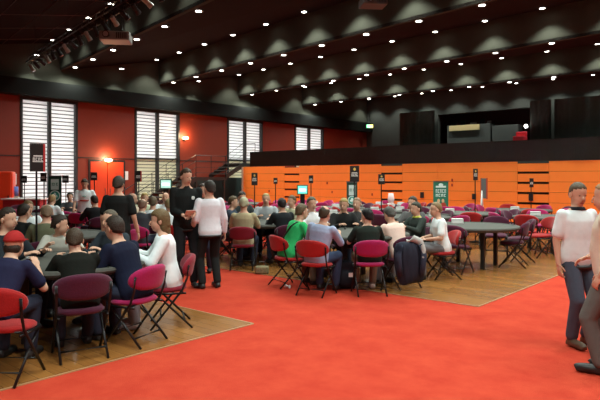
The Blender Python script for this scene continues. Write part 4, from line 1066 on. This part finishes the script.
# registration counter, water cooler, red cabinet at far left
p = plan(25, 19.2); t = thing('counter', 'white topped red counter below the white window at far left', 'counter', (p.x, p.y, 0), facing(0))
bm = bmesh.new(); box(bm, -.65, -.3, .98, .65, .3, 1.03, bev=.008); fin(bm, 'counter_top', WHITE, t)
bm = bmesh.new(); box(bm, -.6, -.26, 0, .6, .26, .98); fin(bm, 'front', mat('counter_red', (.35, .02, .03), .6), t)
p = plan(14, 20.2); t = thing('water_cooler', 'water cooler with a blue bottle against the red wall at far left', 'water cooler', (p.x, p.y, 0), facing(-20))
bm = bmesh.new(); box(bm, -.16, -.16, 0, .16, .16, 1.05, bev=.02); fin(bm, 'cabinet', mat('cooler_body', (.32, .40, .30), .4), t)
bm = bmesh.new(); cyl(bm, (0, 0, 1.08), .14, .32, 20); cyl(bm, (0, 0, 1.05), .05, .04, 12); fin(bm, 'bottle', mat('blue_bottle', (.10, .16, .45), .15), t, smooth=True)
p = plan(1, 20.0); t = thing('storage_cabinet', 'glossy bright red cabinet against the side wall at the left edge', 'cabinet', (p.x, p.y, 0), facing(-15))
bm = bmesh.new(); box(bm, -.42, -.3, 0, .42, .3, 1.92, bev=.08); fin(bm, 'body', mat('cabinet_red', (.75, .05, .015), .3), t)
bm = bmesh.new(); box(bm, -.37, -.32, .1, .37, -.298, 1.82, bev=.02); o = fin(bm, 'door', mat('cabinet_red', (.75, .05, .015), .3), t)
bm = bmesh.new(); box(bm, .28, -.345, .9, .31, -.32, 1.1); fin(bm, 'handle', DARK, o)

# ================================================================= RIGGING UNDER THE CEILING
A0, A1 = Vector((-19.9, 9.0, 5.62)), Vector((-8.2, 6.8, 5.62))
dA = (A1-A0).normalized(); nA = Vector((0, 0, 1)).cross(dA)
t = thing('lighting_truss', 'dark lighting truss hung below the ceiling at upper left', 'truss', A0)
bm = bmesh.new()
cor = [nA*.13, -nA*.13, Vector((0, 0, .22))]
for c in cor: tube(bm, [c, A1-A0+c], .022, 6)
n = 44; L = (A1-A0).length
for i in range(n):
    a = dA*(L*i/n); b = dA*(L*(i+1)/n); q = i % 2
    for j in range(3):
        c1, c2 = cor[j], cor[(j+1) % 3]
        tube(bm, [a+(c1 if q else c2), b+(c2 if q else c1)], .009, 4)
fin(bm, 'lattice', DARK, t)
bm = bmesh.new()
for f in (.05, .35, .65, .95): a = dA*(L*f)+Vector((0, 0, .2)); X, Yv = A0.x+a.x, A0.y+a.y; kz = 0; tube(bm, [a, (a.x, a.y, pz(-1 if Yv < edge_y(0, X) else 0, X, Yv)-A0.z)], .008, 5)
fin(bm, 'suspension_cable', DARK, t)
LENSM = mat('lens_glass', (.5, .5, .48), .1, .3)
for i in range(19):
    f = .02+i*.052; c = A0+dA*(L*f)+Vector((0, 0, -.02)); typ = i % 3
    t = thing('stage_light', f'black stage light clamped to the truss, {(ORD+["fifteenth","sixteenth","seventeenth","eighteenth","nineteenth"])[i]} along from its left end', 'stage light', c, math.atan2(dA.y, dA.x)+random.uniform(-.5, .5), 'stage lights on the truss'); t.scale = (.62, .62, .62)
    bm = bmesh.new(); box(bm, -.02, -.02, -.10, .02, .02, .03); tube(bm, [(-.11, 0, -.30), (-.11, 0, -.12), (.11, 0, -.12), (.11, 0, -.30)], .010, 6); fin(bm, 'yoke', DARK, t)
    M = Matrix.Translation((0, 0, -.30)) @ Matrix.Rotation(math.radians(random.uniform(25, 60)), 4, 'X')
    bm = bmesh.new(); loft(bm, [(Vector((0, 0, z)), X_, Y_, r, r) for z, r in ((.20, .05), (.16, .09), (-.08, .09), (-.10, .105), (-.22, .105))], 14)
    for v in bm.verts: v.co = M @ v.co
    fin(bm, 'lamp_can', BLACK if typ else mat('can_silver', (.40, .41, .36), .3, .4), t)
    bm = bmesh.new(); cyl(bm, (0, 0, -.228), .09, .006, 14)
    for v in bm.verts: v.co = M @ v.co
    fin(bm, 'lens', LENSM, t)
# wall of foliage-like clutter is just more fixtures: a second short bar near the projector
for j, (px, d, y, lab, sc_) in enumerate(((116, 14.6, 37.5, 'large grey video projector hanging under the ceiling at upper left', 1.0), (373, 12.6, 2.5, 'dark video projector hanging at the top edge near the centre', .75))):
    p = plan(px, d); z = CAMH+(179-y)*d/F
    t = thing('video_projector', lab, 'projector', (p.x, p.y, z), facing(-8)); t.scale = (sc_, sc_, sc_)
    m = mat('projector_grey', (.22, .22, .20), .4) if j == 0 else mat('projector_dark', (.06, .055, .05), .5)
    bm = bmesh.new(); box(bm, -.36, -.30, -.12, .36, .30, .10, bev=.03); fin(bm, 'casing', m, t)
    bm = bmesh.new(); tube(bm, [(-.18, -.28, -.01), (-.18, -.40, -.01)], .085, 20); fin(bm, 'lens_barrel', BLACK, t)
    bm = bmesh.new(); tube(bm, [(-.18, -.395, -.01), (-.18, -.41, -.01)], .065, 20); fin(bm, 'lens', LENSM, t)
    bm = bmesh.new()
    for k in range(6): box(bm, .05+k*.045, -.305, -.08, .075+k*.045, -.298, .06)
    fin(bm, 'vent_grille', BLACK, t)
    bm = bmesh.new(); box(bm, -.2, -.2, .10, .2, .2, .13)
    for sx in (-.18, .18):
        for sy in (-.18, .18): tube(bm, [(sx, sy, .12), (sx*.6, sy*.6, (7.05-z)/sc_ if j else (6.5-z)/sc_)], .012, 6)
    fin(bm, 'ceiling_mount', DARK, t)

# ================================================================= LIGHT, CAMERA
w = bpy.data.worlds.new('world'); SC.world = w; w.use_nodes = True
w.node_tree.nodes['Background'].inputs['Color'].default_value = (.9, .85, .8, 1)
w.node_tree.nodes['Background'].inputs['Strength'].default_value = 0.05
cd = bpy.data.cameras.new('camera'); cd.sensor_width = 36; cd.lens = F/600*36; cd.shift_y = -21/600; cd.clip_end = 200
co = bpy.data.objects.new('camera', cd); COL.objects.link(co); co.location = (0, 0, CAMH); co.rotation_euler = (PI/2, 0, YAW)
SC.camera = co
SC.view_settings.view_transform = 'Standard'; SC.view_settings.look = 'None'; SC.view_settings.gamma = 1; SC.view_settings.use_curve_mapping = False
SC.view_settings.exposure = 1.12
